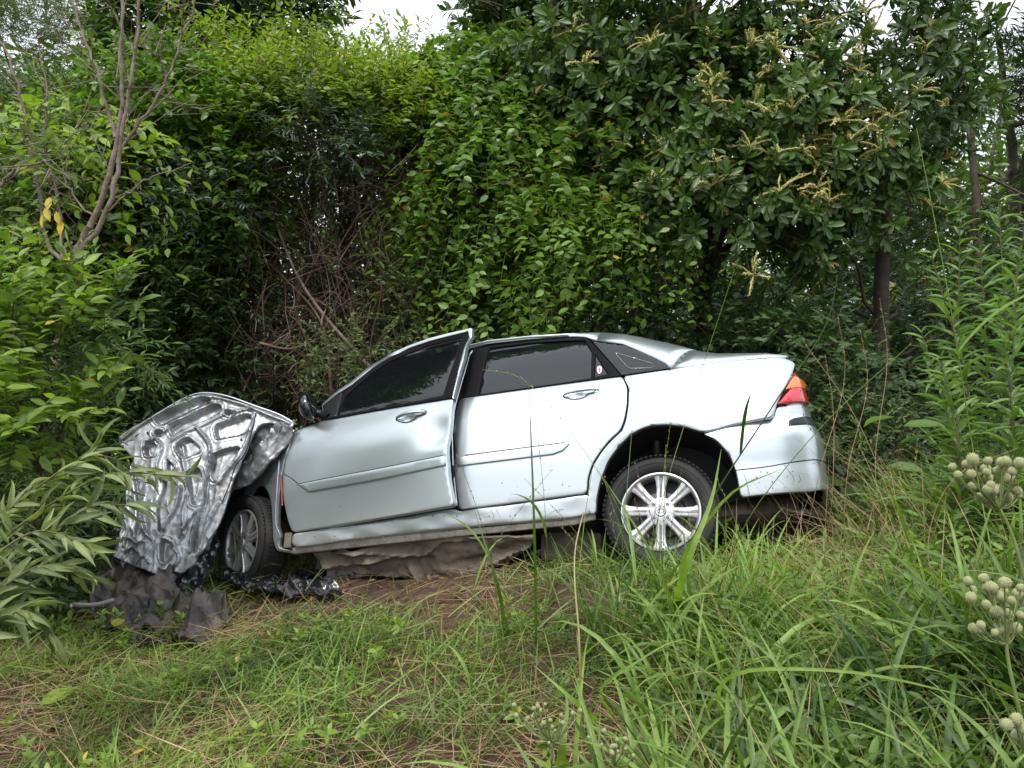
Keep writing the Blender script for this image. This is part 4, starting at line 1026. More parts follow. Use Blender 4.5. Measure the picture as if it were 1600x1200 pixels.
bush('leafy_bush', 'shaded dark bush between the bare tree and the crumpled bonnet', 'bush',
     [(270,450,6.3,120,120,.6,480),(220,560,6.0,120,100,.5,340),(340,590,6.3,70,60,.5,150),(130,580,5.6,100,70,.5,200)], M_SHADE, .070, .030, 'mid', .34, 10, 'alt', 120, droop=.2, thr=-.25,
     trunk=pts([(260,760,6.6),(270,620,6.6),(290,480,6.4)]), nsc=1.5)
bush('leafy_bush', 'small light bush sprigs over the windscreen end of the car roof', 'bush',
     [(560,555,5.6,50,30,.25,60),(640,470,6.0,40,60,.3,60),(650,400,6.2,40,80,.3,90),(520,595,5.5,35,22,.2,26)], M_OLIVE, .050, .020, 'mid', .30, 11, 'alt', 60, droop=.1, thr=-.5, trunk=pts([(590,700,6.2),(600,600,6.1),(600,480,6.0)]), trunk_r=.02, tones=(.3, 1))
# undergrowth behind the roof and boot
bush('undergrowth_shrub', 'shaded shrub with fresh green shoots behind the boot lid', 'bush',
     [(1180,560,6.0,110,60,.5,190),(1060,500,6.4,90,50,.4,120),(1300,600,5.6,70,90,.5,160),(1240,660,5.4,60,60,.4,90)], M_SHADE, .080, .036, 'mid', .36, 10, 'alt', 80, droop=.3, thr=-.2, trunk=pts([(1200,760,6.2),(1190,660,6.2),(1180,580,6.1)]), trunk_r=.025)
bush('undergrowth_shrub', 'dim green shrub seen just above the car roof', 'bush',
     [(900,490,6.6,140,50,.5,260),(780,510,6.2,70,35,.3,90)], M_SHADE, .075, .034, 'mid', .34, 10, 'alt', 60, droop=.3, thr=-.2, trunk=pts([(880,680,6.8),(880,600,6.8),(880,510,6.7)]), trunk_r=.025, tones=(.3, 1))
bush('undergrowth_shrub', 'feathery low shrub beside the rear bumper and tail pipe', 'bush',
     [(1290,760,4.7,50,50,.3,90),(1340,700,5.0,60,60,.3,90)], M_OLIVE, .045, .014, 'mid', .26, 13, 'alt', 60, droop=.2, thr=-.5, trunk=pts([(1330,860,5.0),(1330,800,5.0),(1320,740,4.9)]), trunk_r=.015, tones=(.3, 1))
# trees behind
bush('evergreen_tree', 'dark broad-leaved tree standing left of the gap of sky', 'tree',
     [(400,10,9,95,75,1.0,520),(290,60,8.6,100,60,.8,330),(380,-130,9,150,90,1,260),(350,-360,9,330,140,1.2,320)], M_DARK, .15, .06, 'mid', .45, 11, 'alt', 60, trunk=[on_ground(-2.7, 9.2, -.05), at(420, 300, 9.3), at(420, 60, 9.2)], trunk_r=.1, thr=-.3)
bush('feathery_tree', 'hazy grey-green feathery tree at the far left edge', 'tree',
     [(60,110,11,150,90,1.3,700),(150,60,11.5,90,60,1,260),(20,230,9.5,130,80,1,420)], M_FEATH, .09, .018, 'low', .5, 15, 'alt', trunk=[on_ground(-6.6, 11, -.05), at(90, 360, 11), at(70, 120, 11)], trunk_r=.09, thr=-.15, nsc=.9)
bush('slender_tree', 'wispy light tree poking into the gap of sky', 'tree',
     [(650,95,8.8,16,30,.3,20),(700,150,8.6,40,30,.5,110),(620,150,8.6,50,25,.4,60)], M_YEL, .09, .022, 'mid', .42, 12, 'alt', trunk=[on_ground(-.95, 8.8, -.05), at(670, 300, 8.8), at(655, 80, 8.8)], trunk_r=.05, thr=-.5, upw=1.)
bush('evergreen_tree', 'tall dark tree right of the gap of sky, above the vine curtain', 'tree',
     [(835,20,8.2,60,100,.8,280),(930,-40,8.6,150,110,1,380),(900,-300,8.4,380,140,1.2,380),(780,170,7.4,70,80,.6,160)], M_DARK, .13, .055, 'mid', .42, 11, 'alt', 60, trunk=[on_ground(.35, 8.4, -.05), at(830, 300, 8.4), at(810, 50, 8.4)], trunk_r=.1, thr=-.3)
bush('needle_tree', 'thin-leaved dark tree against white sky at the upper right corner', 'tree',
     [(1540,60,9.5,110,90,1.2,330),(1590,180,9.2,90,100,1,300),(1500,330,9.5,110,80,1,260)], M_FAR, .16, .012, 'low', .5, 17, 'alt', trunk=[on_ground(6.0, 9.6, -.05), at(1585, 300, 9.6), at(1560, 60, 9.6)], trunk_r=.10, thr=-.05, nsc=1.0)
bush('leafy_bush', 'mixed green bushes behind the bare tree at the left edge', 'bush',
     [(90,330,6.6,150,120,.8,560),(40,450,6.0,110,100,.6,360),(140,230,7.6,110,80,.7,330)], M_OLIVE, .085, .034, 'mid', .38, 11, 'alt', 120, trunk=[on_ground(-4.0, 6.9, -.05), at(80, 520, 6.9), at(90, 360, 6.8)], trunk_r=.05, thr=-.25, nsc=1.3, tones=(.1, 1))
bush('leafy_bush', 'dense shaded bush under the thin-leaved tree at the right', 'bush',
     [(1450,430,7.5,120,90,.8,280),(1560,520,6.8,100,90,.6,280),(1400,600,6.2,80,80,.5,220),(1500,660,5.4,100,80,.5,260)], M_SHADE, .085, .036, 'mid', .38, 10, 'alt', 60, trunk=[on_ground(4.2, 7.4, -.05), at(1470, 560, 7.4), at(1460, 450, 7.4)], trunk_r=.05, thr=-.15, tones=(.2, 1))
# trunks standing in the shade
def bare_trunk(label, P_, r0, r1, nb=8, m=BARKD, cat_='tree', spread=.9):
    P_ = [np.asarray(p) for p in P_]; b = P_[0]; th = empty('shaded_tree', b); tag(th, label, cat_)
    tp = smooth_path(P_, 26); tp[1:] += np.cumsum(rng.normal(0, .006, (25, 3)), 0); tube('trunk', tp - b, np.linspace(r0, r1, 26), m, th, 9)
    for k in rng.integers(6, 25, nb):
        d = unit(rng.normal(0, 1, 3) + np.array([0, 0, .5])); L_ = rng.uniform(.3, spread); q = np.array([tp[k] + d * L_ * t + rng.normal(0, .02, 3) * (t > 0) + np.array([0, 0, .15 * t * t]) for t in np.linspace(0, 1, 7)])
        tube('limb', q - b, np.linspace(r0 * .3, .004, 7), m, th, 5)
    return th
bare_trunk('straight dark trunk with cracked bark in the gap right of the boot', [on_ground(3.15, 6.5, -.1), at(1383, 500, 6.5), at(1388, 340, 6.5), at(1375, 180, 6.5)], .085, .05)
bare_trunk('dark trunk under the broadleaf canopy, left of the flowering tree trunk', [on_ground(1.15, 7.2, -.1), at(985, 480, 7.2), at(1010, 330, 7.2)], .05, .03)
bare_trunk('slanting thin dark trunk near the middle of the shaded gap', [on_ground(1.9, 7.6, -.1), at(1150, 470, 7.6), at(1190, 340, 7.6)], .035, .02)
bare_trunk('thin dark trunk close to the thin-leaved tree at the far right', [on_ground(5.2, 8.5, -.1), at(1530, 440, 8.5), at(1500, 120, 8.6), at(1470, 20, 8.6)], .06, .03, 12, spread=1.6)
bare_trunk('dark stem deep in the thicket behind the front door', [on_ground(-1.3, 7.2, -.1), at(600, 480, 7.2), at(630, 300, 7.2)], .05, .03)

# thicket of dry vines behind the front door
tb = on_ground(-1.5, 6.4)
th = empty('vine_thicket', tb); tag(th, 'dark tangle of bare brown vines and twigs behind the front door', 'thicket')
n = 1500; Qv = np.zeros((n, 9, 3)); 
u0 = rng.uniform(340, 800, n); v0 = rng.uniform(190, 640, n); dpt = rng.uniform(5.9, 7.0, n)
for i in range(n):
    p = at(u0[i], v0[i], dpt[i]); d = unit(np.array([rng.normal(0, .6), rng.normal(0, .2), rng.choice([-1., 1.]) * rng.uniform(.3, 1.2)])); L_ = rng.uniform(.3, 1.1); c = rng.normal(0, .28, 3); w0 = rng.normal(0, .05, 3)
    for k, t in enumerate(np.linspace(0, 1, 9)): Qv[i, k] = p + d * L_ * (t - .5) + c * (t - .5) ** 2 * 2 * L_ + w0 * math.sin(t * 9 + i)
Vv = Qv[:, :, 2] < gz(Qv[:, :, 0], Qv[:, :, 1]); 
big = np.arange(n) < 80
for i in np.where(big)[0]: tube('vine', smooth_path(Qv[i] * [1, 1, 1] , 18) - tb, np.linspace(.008, .003, 18) * rng.uniform(.6, 1.4), VINE, th, 6)
stems('twigs', Qv[~big], .0042, .0018, VINE, th, tb, 4)
Qd = Qv[~big] * 1.0; Qd = CAM + (Qd - CAM) * rng.uniform(1.12, 1.28, (len(Qd), 1, 1)); stems('deep_twigs', Qd, .009, .004, BARKD, th, tb, 3)
for P_, r_ in (([(600,600,5.9),(470,440,6.0),(410,290,6.1)], .016), ([(520,640,6.0),(500,500,6.0),(430,420,6.1)], .015), ([(405,536,5.7),(455,545,5.7),(500,528,5.75)], .011), ([(700,560,6.1),(600,430,6.1),(560,290,6.2),(600,180,6.3)], .016)):
    tube('vine', smooth_path(pts(P_), 20) - tb, np.linspace(r_, r_ * .4, 20), BARK if r_ > .0155 else VINE, th, 8)
nb = 230; Bp = np.stack([at(rng.uniform(360, 780), rng.uniform(260, 620), rng.uniform(5.8, 7)) for _ in range(nb)])
Lf, Q = twigs_leaves(Bp, rng.normal(0, 1, (nb, 3)) + [0, -.6, .3], .25 * (.6 + .8 * rng.random(nb)), 6, .055, .024, .3, 'alt')
foliage(th, 'mid', Lf, M_SHADE, tb, 0)

# near bare tree on the left
lb = on_ground(-2.55, 4.5, -.1)
bt = empty('bare_tree', lb); tag(bt, 'slender forked tree with bare grey branches at the left', 'tree')
DB = 4.45
def br(L_, r0, r1, n=22, dp=DB, name='branch', seg=8, jit=.005):
    P_ = smooth_path(pts([(u, v, dp + (q[0] if q else 0)) for u, v, *q in L_]), n); P_[1:-1] += rng.normal(0, jit, (n - 2, 3)); tube(name, P_ - lb, np.linspace(r0, r1, n), BARK, bt, seg); return P_
br([(80,620),(98,480),(112,415),(140,355)], .029, .023, name='trunk')
A1 = br([(140,355),(160,310),(178,250),(188,190),(190,90),(192,-20)], .018, .009)
A2 = br([(122,395),(158,350),(180,285),(186,235),(204,130),(214,50),(220,-20)], .016, .007)
A3 = br([(187,232),(225,185),(258,130),(285,60),(312,-20)], .010, .004)
A4 = br([(180,215),(160,140),(140,80),(118,20),(105,-20)], .012, .006)
A5 = br([(112,415),(80,390,.1),(62,300,.1),(40,190,.1),(12,90,.1),(-20,40,.1)], .014, .006)
A6 = br([(98,440),(92,330,.15),(70,220,.2),(72,130,.2),(60,60,.2)], .010, .004)
A7 = br([(168,330),(240,275,-.1),(298,255,-.1)], .006, .003); A8 = br([(-20,310),(30,262),(80,250)], .012, .005)
A9 = br([(108,420),(150,440,.1),(230,425,.1)], .005, .002); A10 = br([(150,345),(110,300),(96,250),(84,200)], .007, .003)
Q = []
for P_ in (A1, A2, A3, A4, A5, A6, A8, A10):
    for k in range(5, 22, 2):
        d = unit(unit(P_[k] - P_[k-1]) + rng.normal(0, .65, 3)); L_ = rng.uniform(.15, .5); c = rng.normal(0, .06, 3); Q.append([P_[k] + d * L_ * t + c * t * t for t in np.linspace(0, 1, 5)])
        for _ in range(2):
            s_ = P_[k] + d * L_ * rng.uniform(.4, .8); d2 = unit(d + rng.normal(0, .6, 3)); Q.append([s_ + d2 * L_ * .5 * t for t in np.linspace(0, 1, 5)])
Q = np.array(Q); stems('twigs', Q, .0035, .0013, BARK, bt, lb, 4)
yl = [at(78,308,4.3), at(96,345,4.3), at(66,335,4.35), at(104,395,4.3), at(70,325,4.3), at(88,330,4.3)]
yl_L = [np.array(yl), np.array([[.1, -.2, -1]] * 6) + rng.normal(0, .25, (6, 3)), np.array([[0, -1, .1]] * 6) + rng.normal(0, .3, (6, 3)), np.full(6, .085), np.full(6, .038), np.array([.93] * 2 + [.8] + [.93] * 2 + [.6])]
leaf_parts('full', yl_L, range(6), leaf_mat('yellowing_leaf', (.30, .36, .03), (.65, .45, .03), .5, .35), bt, lb)

# vine with hanging heart-shaped leaves around the bare tree
bush('leafy_climber', 'climber with drooping light leaves hung around the bare tree', 'vine',
     [(110,220,4.9,110,40,.3,40),(200,245,4.9,50,30,.2,22),(60,290,4.8,50,60,.3,26)], M_LIME, .095, .045, 'full', .35, 6, 'alt', 120, droop=.7, thr=-.6, trunk=pts([(120,470,4.8),(110,350,4.8),(110,240,4.8)]), bark=VINE, trunk_r=.006, twr=.002)
# left foreground shrubs
bush('leafy_shrub', 'bright yellow-green shrub filling the left edge below the bare tree', 'bush',
     [(50,560,3.6,80,90,.4,80),(150,475,3.9,50,30,.3,20),(10,480,3.7,50,50,.3,26),(40,640,3.4,60,50,.3,34)], M_LIME, .095, .038, 'full', .26, 10, 'opp', 290, droop=.05, thr=-.5, trunk=pts([(60,860,3.9),(60,740,3.8),(80,600,3.7)]), trunk_r=.02, upw=.8, ang=62, tones=(.0, .9))
bush('narrow_leaved_shrub', 'dark narrow-leaved shrub tucked under the yellow-green shrub', 'bush',
     [(110,520,4.1,110,60,.3,190),(40,700,4.0,80,60,.4,200)], M_WEED, .075, .011, 'low', .34, 17, 'alt', 0, droop=.1, thr=-.3, trunk=pts([(100,860,4.3),(100,700,4.2),(110,560,4.1)]), trunk_r=.015)
bush('leafy_bush', 'shadowy low bush in the hollow left of the crumpled bonnet', 'bush',
     [(60,780,4.9,90,90,.5,300),(90,670,5.4,80,60,.5,240),(30,900,4.4,60,50,.4,160)], M_SHADE, .065, .030, 'mid', .30, 10, 'alt', 0, droop=.3, thr=-.3, trunk=pts([(90,900,5.0),(90,830,5.0),(100,760,4.9)]), trunk_r=.015)
# pale long-leaved branches reaching in from the left
for k, (lab, shoots) in enumerate([
    ('pale long-leaved branch reaching across the crumpled bonnet', [[(-60,900,2.7),(60,800,2.8),(170,742,2.9),(292,745,3.0)], [(-60,870,2.75),(60,760,2.85),(150,712,2.95),(225,735,3.05)], [(-60,930,2.6),(60,850,2.7),(150,790,2.8),(215,790,2.85)], [(-70,880,2.75),(30,780,2.9),(100,740,3.0),(150,700,3.05)]]),
    ('pale long-leaved branch drooping low at the left edge', [[(-80,1000,2.4),(0,920,2.5),(80,880,2.6),(140,900,2.65)], [(-80,960,2.4),(-10,870,2.5),(60,830,2.6),(130,850,2.65)], [(-90,1040,2.3),(-10,970,2.4),(40,950,2.45),(70,985,2.5)]])]):
    b = on_ground(-2.3 + .1 * k, 2.6 + .1 * k); b0 = np.array(b); th = empty('willow_weed_branch', b0); tag(th, lab, 'branch')
    Ls, Ps = [], []
    for S_ in shoots:
        P_ = smooth_path(pts(S_), 30); P_ = np.r_[[b0 + (P_[0] - b0) * .0], P_] if False else P_; tube('stem', np.r_[[b0], P_] - b0, np.r_[.007, np.linspace(.006, .002, 30)], TWIG, th, 6)
        T = unit(np.gradient(P_, axis=0)); idx = np.repeat(np.arange(3, 30, 2), 2); idx = np.r_[idx, rng.integers(4, 30, 10)]; m_ = len(idx); sd_ = unit(np.cross(T[idx], [0, 0, 1.])) * np.where(np.arange(m_) % 2, 1, -1)[:, None]
        D_ = unit(T[idx] * .75 + sd_ * rng.uniform(.2, .6, (m_, 1)) + np.array([0, -.15, -.15]) + rng.normal(0, .38, (m_, 3)))
        Ls.append([P_[idx], D_, unit(np.array([0, -.5, 1.]) + rng.normal(0, .7, (m_, 3))), rng.uniform(.075, .155, m_), rng.uniform(.022, .032, m_), rng.random(m_) * .93])
        Ls[-1][4] = Ls[-1][3] * .19
    foliage(th, 'lance', cat(Ls), M_LANCE, b0, 220)

# tall willowy weeds, right edge
wl = [(1520,1000,1560,300,3.4),(1490,950,1455,395,3.3),(1550,980,1605,320,3.2),(1580,980,1590,400,3.1),(1500,960,1500,330,3.5),(1540,960,1530,360,3.3),(1470,940,1470,560,3.1),(1600,1000,1630,480,3.0),(1570,980,1560,470,3.0),(1500,960,1440,520,3.35)]
labs = ['tall', 'left-leaning']
th = None
wb = np.array(ground_pt(1530, 950)); th = empty('willow_weed', wb); tag(th, 'tall clump of long-leaved green weed at the right edge of the bank', 'plant')
Ls = []
for (ub, vb, ut, vt, dp) in wl:
    b = at(ub, vb, dp); b[2] = float(gz(b[0], b[1])) - .02; tpt = at(ut, vt, dp); P_ = smooth_path([b, b * .55 + tpt * .45 + rng.normal(0, .05, 3), tpt], 40); tube('stem', P_ - wb, np.linspace(.006, .0018, 40), TWIG, th, 6)
    T = unit(np.gradient(P_, axis=0)); idx = np.repeat(np.arange(6, 40), 2); m_ = len(idx); az = np.arange(m_) * 2.4 + rng.random(); rad = np.c_[np.cos(az), np.sin(az), np.zeros(m_)]
    D_ = unit(T[idx] * rng.uniform(.4, 1.0, (m_, 1)) + rad * .85 + rng.normal(0, .3, (m_, 3))); ln = rng.uniform(.09, .155, m_) * np.interp(idx, [6, 30, 39], [1, .95, .55])
    Ls.append([P_[idx], D_, unit(np.array([0, -.2, 1.]) + rng.normal(0, .25, (m_, 3)) + rad * -.2), ln, ln * .17, rng.random(m_) * .93])
foliage(th, 'lance', cat(Ls), M_WEED, wb, 290)
# broad-leaved plant in the dip right of the bumper
pb = on_ground(2.3, 4.6); th = empty('broad_leaved_plant', pb); tag(th, 'low plant with large oval leaves in the dip beside the rear bumper', 'plant')
n = 26; P_ = pb + np.c_[rng.uniform(-.2, .35, n), rng.uniform(-.25, .25, n), rng.uniform(.15, .95, n)]
Lb = [P_, unit(np.c_[rng.normal(0, 1, n), rng.normal(-.5, .5, n), rng.normal(.1, .2, n)]), unit(np.array([0, -.2, 1.]) + rng.normal(0, .25, (n, 3))), rng.uniform(.16, .28, n), rng.uniform(.07, .11, n), rng.random(n) * .6]
leaf_parts('full', Lb, range(n), M_VINE, th, pb)
for i in range(n): tube('stem', np.array([[0, 0, 0], (P_[i] - pb) * [.5, .5, .7], P_[i] - pb]), [.004, .003, .002], TWIG, th, 5)

# distant woodland closing the view, plus shaded leaves under the canopy
def wood(name, label, y0, y1, x0, x1, ztop, n, lL, m, kind='low', lab=None):
    x = rng.uniform(x0, x1, n); y = rng.uniform(y0, y1, n); top = np.array([ztop(a, b) for a, b in zip(x, y)]); g = gz(x, y); z = g + (top - g) * rng.random(n) ** .9
    P_ = np.c_[x, y, z]; nv = np.array([mnoise.noise(Vector(p * .55)) for p in P_]); k = nv > -.25; P_, nv = P_[k], nv[k]; n = len(P_)
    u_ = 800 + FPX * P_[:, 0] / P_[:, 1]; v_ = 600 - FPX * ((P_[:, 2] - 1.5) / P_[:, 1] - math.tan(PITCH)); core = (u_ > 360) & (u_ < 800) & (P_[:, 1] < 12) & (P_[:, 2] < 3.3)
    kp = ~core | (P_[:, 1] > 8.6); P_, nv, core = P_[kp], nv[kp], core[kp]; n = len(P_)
    Lf, Q = twigs_leaves(P_, rng.normal(0, 1, (n, 3)) + [0, -.4, .6], np.full(n, lL * 5), 12, lL, lL * .4, .2, 'alt', 55, np.clip(.45 + nv, 0, 1) * np.where(core, .3, 1))  # leaves behind the vine tangle get darker tones, standing in for deep shade
    V, F, tn = place(kind, *Lf); o = link(name, npmesh(name, V, F, tn), m); tag(o, label, lab, kind='stuff'); return o
def zt1(x, y):
    u = 800 + FPX * x / y; return float(np.interp(u, [-200, 150, 300, 480, 560, 700, 760, 900, 1400, 1900], [3.6, 4.2, 5.0, 4.8, 4.0, 3.6, 5.2, 6.0, 4.4, 3.2]))
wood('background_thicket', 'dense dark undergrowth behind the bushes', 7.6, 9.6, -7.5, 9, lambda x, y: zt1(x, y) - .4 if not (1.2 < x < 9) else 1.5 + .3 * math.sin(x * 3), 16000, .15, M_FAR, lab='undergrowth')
wood('distant_woodland', 'dark line of distant trees beyond the meadow', 24, 34, -40, 42, lambda x, y: 8.5 + 1.8 * math.sin(x * .31) + math.sin(x * .9), 9500, .6, M_OLIVE, lab='woodland')
# hedge added out of frame at the left, so the front door reflects something dark
bush('added_hedge', 'unseen hedge added at the left to darken the front door reflection', 'hedge',
     [(-900,420,0,0,0,0,0)], M_OLIVE, .12, .05) if False else None
hb = on_ground(-7.2, 2.0); hd = empty('added_hedge', hb); tag(hd, 'dense unseen hedge added at the left to darken the front door reflection', 'hedge')
Bs = []
for (cx, cy, cz, rx, ry, rz, k) in [(-6.3, 3.8, 1.7, 1.3, 1.8, 2.3, 620), (-7.0, 1.2, 1.2, 1.4, 2.2, 2.2, 420), (-7.4, -2.4, .8, 1.5, 2.0, 1.9, 380), (-6.6, 5.8, 1.4, 1.4, 1.4, 2.2, 300)]:
    s = unit(rng.normal(0, 1, (k, 3))); Bs.append(np.array([cx, cy, cz]) + s * np.array([rx, ry, rz]) * (rng.random((k, 1)) ** .4))
Bs = np.concatenate(Bs); Bs = Bs[Bs[:, 2] > gz(Bs[:, 0], Bs[:, 1]) + .05]; Lf, Q = twigs_leaves(Bs, rng.normal(0, 1, Bs.shape) + [0, 0, .4], np.full(len(Bs), .45), 12, .14, .06, .3, 'alt')
foliage(hd, 'low', Lf, M_OLIVE, hb); stems('twigs', Q, .006, .003, TWIG, hd, hb)
limbs(hd, hb, [hb, hb + np.array([0, .1, .8]), hb + np.array([-.3, .3, 1.8])], Bs[rng.choice(len(Bs), 14)], .06, .03, BARK)

# ================================================================ grass, weeds, straw
def blades(P, H, Wd_, az, lean, bend, tone, ns=5, roll=None):
    """arched blades: P (n,3) bases, H lengths, az azimuth of the lean, lean = start angle from vertical, bend = extra angle at the tip"""
    n = len(P); t = np.linspace(0, 1, ns + 1); ang = lean[:, None] + bend[:, None] * t[None] ** 1.3
    st = H[:, None] / ns; dx = np.sin(ang) * st; dz = np.cos(ang) * st
    X = np.c_[np.zeros(n), np.cumsum(dx[:, :-1], 1)]; Z = np.c_[np.zeros(n), np.cumsum(dz[:, :-1], 1)]
    a = np.stack([np.cos(az), np.sin(az), np.zeros(n)], -1); s = np.stack([-np.sin(az), np.cos(az), np.zeros(n)], -1)
    C = P[:, None] + a[:, None] * X[..., None] + np.array([0, 0, 1.]) * Z[..., None]
    tw = rng.normal(0, .5, n) if roll is None else roll
    nrm = a[:, None] * (-np.cos(ang))[..., None] + np.array([0, 0, 1.]) * np.sin(ang)[..., None]
    sv = s[:, None] * np.cos(tw)[:, None, None] + nrm * np.sin(tw)[:, None, None]
    wp = np.interp(t, [0, .15, .5, .8, 1], [.6, .9, 1, .6, .04])
    off = sv * (Wd_[:, None] * wp[None] * .5)[..., None]
    fold = nrm * (Wd_[:, None] * wp[None] * .18)[..., None]
    wide = Wd_.mean() > .007
    if wide:
        V = np.stack([C - off, C + fold, C + off], 2).reshape(n, -1, 3); k = 3 * (ns + 1); q = []
        for i in range(ns):
            b = 3 * i; q += [(b, b+1, b+4, b+3), (b+1, b+2, b+5, b+4)]
    else:
        V = np.stack([C - off, C + off], 2).reshape(n, -1, 3); k = 2 * (ns + 1); q = [(2*i, 2*i+1, 2*i+3, 2*i+2) for i in range(ns)]
    F = (np.array(q)[None] + (np.arange(n) * k)[:, None, None]).reshape(-1, 4)
    return V.reshape(-1, 3), F, np.repeat(tone, k)
def scatter(n, x0, x1, y0, y1, dens_f):
    x = rng.uniform(x0, x1, n * 3); y = rng.uniform(y0, y1, n * 3); d = dens_f(x, y); k = rng.random(n * 3) < d; x, y = x[k][:n], y[k][:n]
    return np.c_[x, y, gz(x, y) - .01]
def side_s(x, y): return (x - .81) * .317 + (y - 3.81) * .948       # distance behind the near side of the car
def fnoise(x, y, sc, sd): return np.array([mnoise.noise(Vector((a * sc, b * sc, sd))) for a, b in zip(x, y)])
def soil_patch(x, y):
    """1 where the red soil lies bare, in front of the sill"""
    s = side_s(x, y); return np.exp(-((x + .75) / .95) ** 4) * np.exp(-((s + .02) / .55) ** 2)
def d_lawn(x, y):
    s = side_s(x, y); return np.clip(1 - 1.15 * soil_patch(x, y), .03, 1) * (s < .15) * np.clip(.55 + fnoise(x, y, 1.6, 3.) * 1.6, .12, 1)
def d_right(x, y):
    s = side_s(x, y); edge = .10 + .45 * (y - 1.6); k = sstep(edge - .25, edge + .55, x * 1.0 + .12 * np.sin(y * 5))
    return k * (s < .1 + 1.5 * sstep(1.6, 2.2, x)) * np.clip(.6 + fnoise(x, y, 2.1, 8.) * 1.3, .15, 1)
g0 = np.zeros(3)
def grass_obj(name, label, arr, m):
    V, F, tn = arr; o = link(name, npmesh(name, V, F, tn), m); tag(o, label, 'grass', kind='stuff'); return o
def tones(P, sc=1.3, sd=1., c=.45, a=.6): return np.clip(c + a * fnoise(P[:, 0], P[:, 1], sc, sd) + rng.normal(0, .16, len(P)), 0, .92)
# short mown, flattened grass over the bank
P = scatter(34000, -4.2, 3.2, 1.3, 5.2, d_lawn); n = len(P)
grass_obj('grass', 'short green grass matted over the bank in front of the car', blades(P, rng.uniform(.05, .17, n), rng.uniform(.003, .006, n), rng.uniform(0, 6.3, n), rng.uniform(.2, 1.1, n), rng.uniform(.3, 1.4, n), tones(P), 4), M_GRASS)
P = scatter(7000, -4.2, 1.6, 1.4, 4.6, d_lawn); n = len(P)
grass_obj('grass', 'longer laid-over green grass blades on the bank', blades(P + [0, 0, .02], rng.uniform(.15, .34, n), rng.uniform(.004, .008, n), rng.normal(-.6, 1.4, n), rng.uniform(.9, 1.4, n), rng.uniform(.1, .5, n), tones(P, c=.6), 5), M_GRASS)
# dry straw lying about
P = scatter(14000, -4.0, 1.9, 1.3, 4.5, lambda x, y: (side_s(x, y) < .1) * (1 - .75 * soil_patch(x, y)) * np.clip(.5 + fnoise(x, y, 1.1, 15.) * 1.8, .1, 1)); n = len(P)
grass_obj('dry_straw', 'cut dry straw scattered over the grass and red soil', blades(P + np.c_[np.zeros(n), np.zeros(n), rng.uniform(.01, .07, n)], rng.uniform(.08, .36, n), rng.uniform(.0015, .004, n), rng.uniform(0, 6.3, n), rng.uniform(1.25, 1.75, n), rng.uniform(-.15, .35, n), rng.random(n) * .9, 3), M_STRAW)
# tall lush grass on the right bank
P = scatter(15000, .0, 4.4, 1.3, 5.6, d_right); n = len(P)
hh = rng.uniform(.18, .46, n) * np.where((P[:, 1] > 2.45) & (P[:, 0] < 1.9) & (P[:, 0] > 1.0), .38, 1)
grass_obj('tall_grass', 'tall arching green grass covering the right bank', blades(P, hh, rng.uniform(.005, .009, n), rng.uniform(0, 6.3, n), rng.uniform(.05, .6, n), rng.uniform(.6, 2.0, n), tones(P, c=.5), 6), M_GRASS)
P = scatter(6600, .1, 4.0, 1.2, 4.6, d_right); n = len(P)
grass_obj('tall_grass', 'broad arching grass blades among the tall grass at right', blades(P, rng.uniform(.28, .62, n) * np.where((P[:, 1] > 2.45) & (P[:, 0] < 1.9) & (P[:, 0] > 1.0), .38, 1), rng.uniform(.011, .020, n), rng.uniform(0, 6.3, n), rng.uniform(.05, .7, n), rng.uniform(.8, 2.2, n), tones(P, c=.55), 8), M_GRASS)
P = scatter(3000, .0, 4.0, 1.3, 4.8, d_right); n = len(P)
grass_obj('dry_straw', 'dry brown grass stalks leaning through the tall grass', blades(P, rng.uniform(.25, .65, n), rng.uniform(.0018, .0035, n), rng.normal(2.6, 1.2, n), rng.uniform(.3, 1.3, n), rng.uniform(.1, .8, n), rng.random(n) * .9, 5), M_STRAW)
# grass in the shade beyond and on the far slope
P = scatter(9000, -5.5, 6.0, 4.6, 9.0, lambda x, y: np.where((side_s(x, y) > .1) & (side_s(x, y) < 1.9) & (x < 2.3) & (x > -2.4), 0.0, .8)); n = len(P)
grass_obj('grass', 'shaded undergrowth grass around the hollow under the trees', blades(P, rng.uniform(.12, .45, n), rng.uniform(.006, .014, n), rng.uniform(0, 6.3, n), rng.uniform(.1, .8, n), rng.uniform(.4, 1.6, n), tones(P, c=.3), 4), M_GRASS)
# leaf litter on the soil and between the grass
P = scatter(1600, -4., 2.2, 1.4, 5.6, lambda x, y: np.clip(.25 + soil_patch(x, y) + fnoise(x, y, 1.4, 44.), 0, 1)); n = len(P)
V, F, tn = place('mid', P + [0, 0, .025], unit(rng.normal(0, 1, (n, 3)) * [1, 1, .25]), unit(np.array([0, 0, 1.]) + rng.normal(0, .35, (n, 3))), rng.uniform(.02, .06, n), rng.uniform(.010, .026, n), rng.random(n) * .9)
o = link('leaf_litter', npmesh('leaf_litter', V, F, tn), leaf_mat('dead_leaf', (.07, .035, .018), (.24, .14, .06), .7, .1)); tag(o, 'brown dead leaves littering the soil and grass', 'leaf litter', kind='stuff')
P = scatter(330, .30, 1.15, 2.75, 3.45, lambda x, y: .8 + 0 * x); n = len(P)
grass_obj('tall_grass', 'long grass blades rising in front of the rear wheel', blades(P, rng.uniform(.22, .50, n), rng.uniform(.005, .013, n), rng.uniform(0, 6.3, n), rng.uniform(.02, .5, n), rng.uniform(.3, 1.5, n), tones(P, c=.55), 8), M_GRASS)
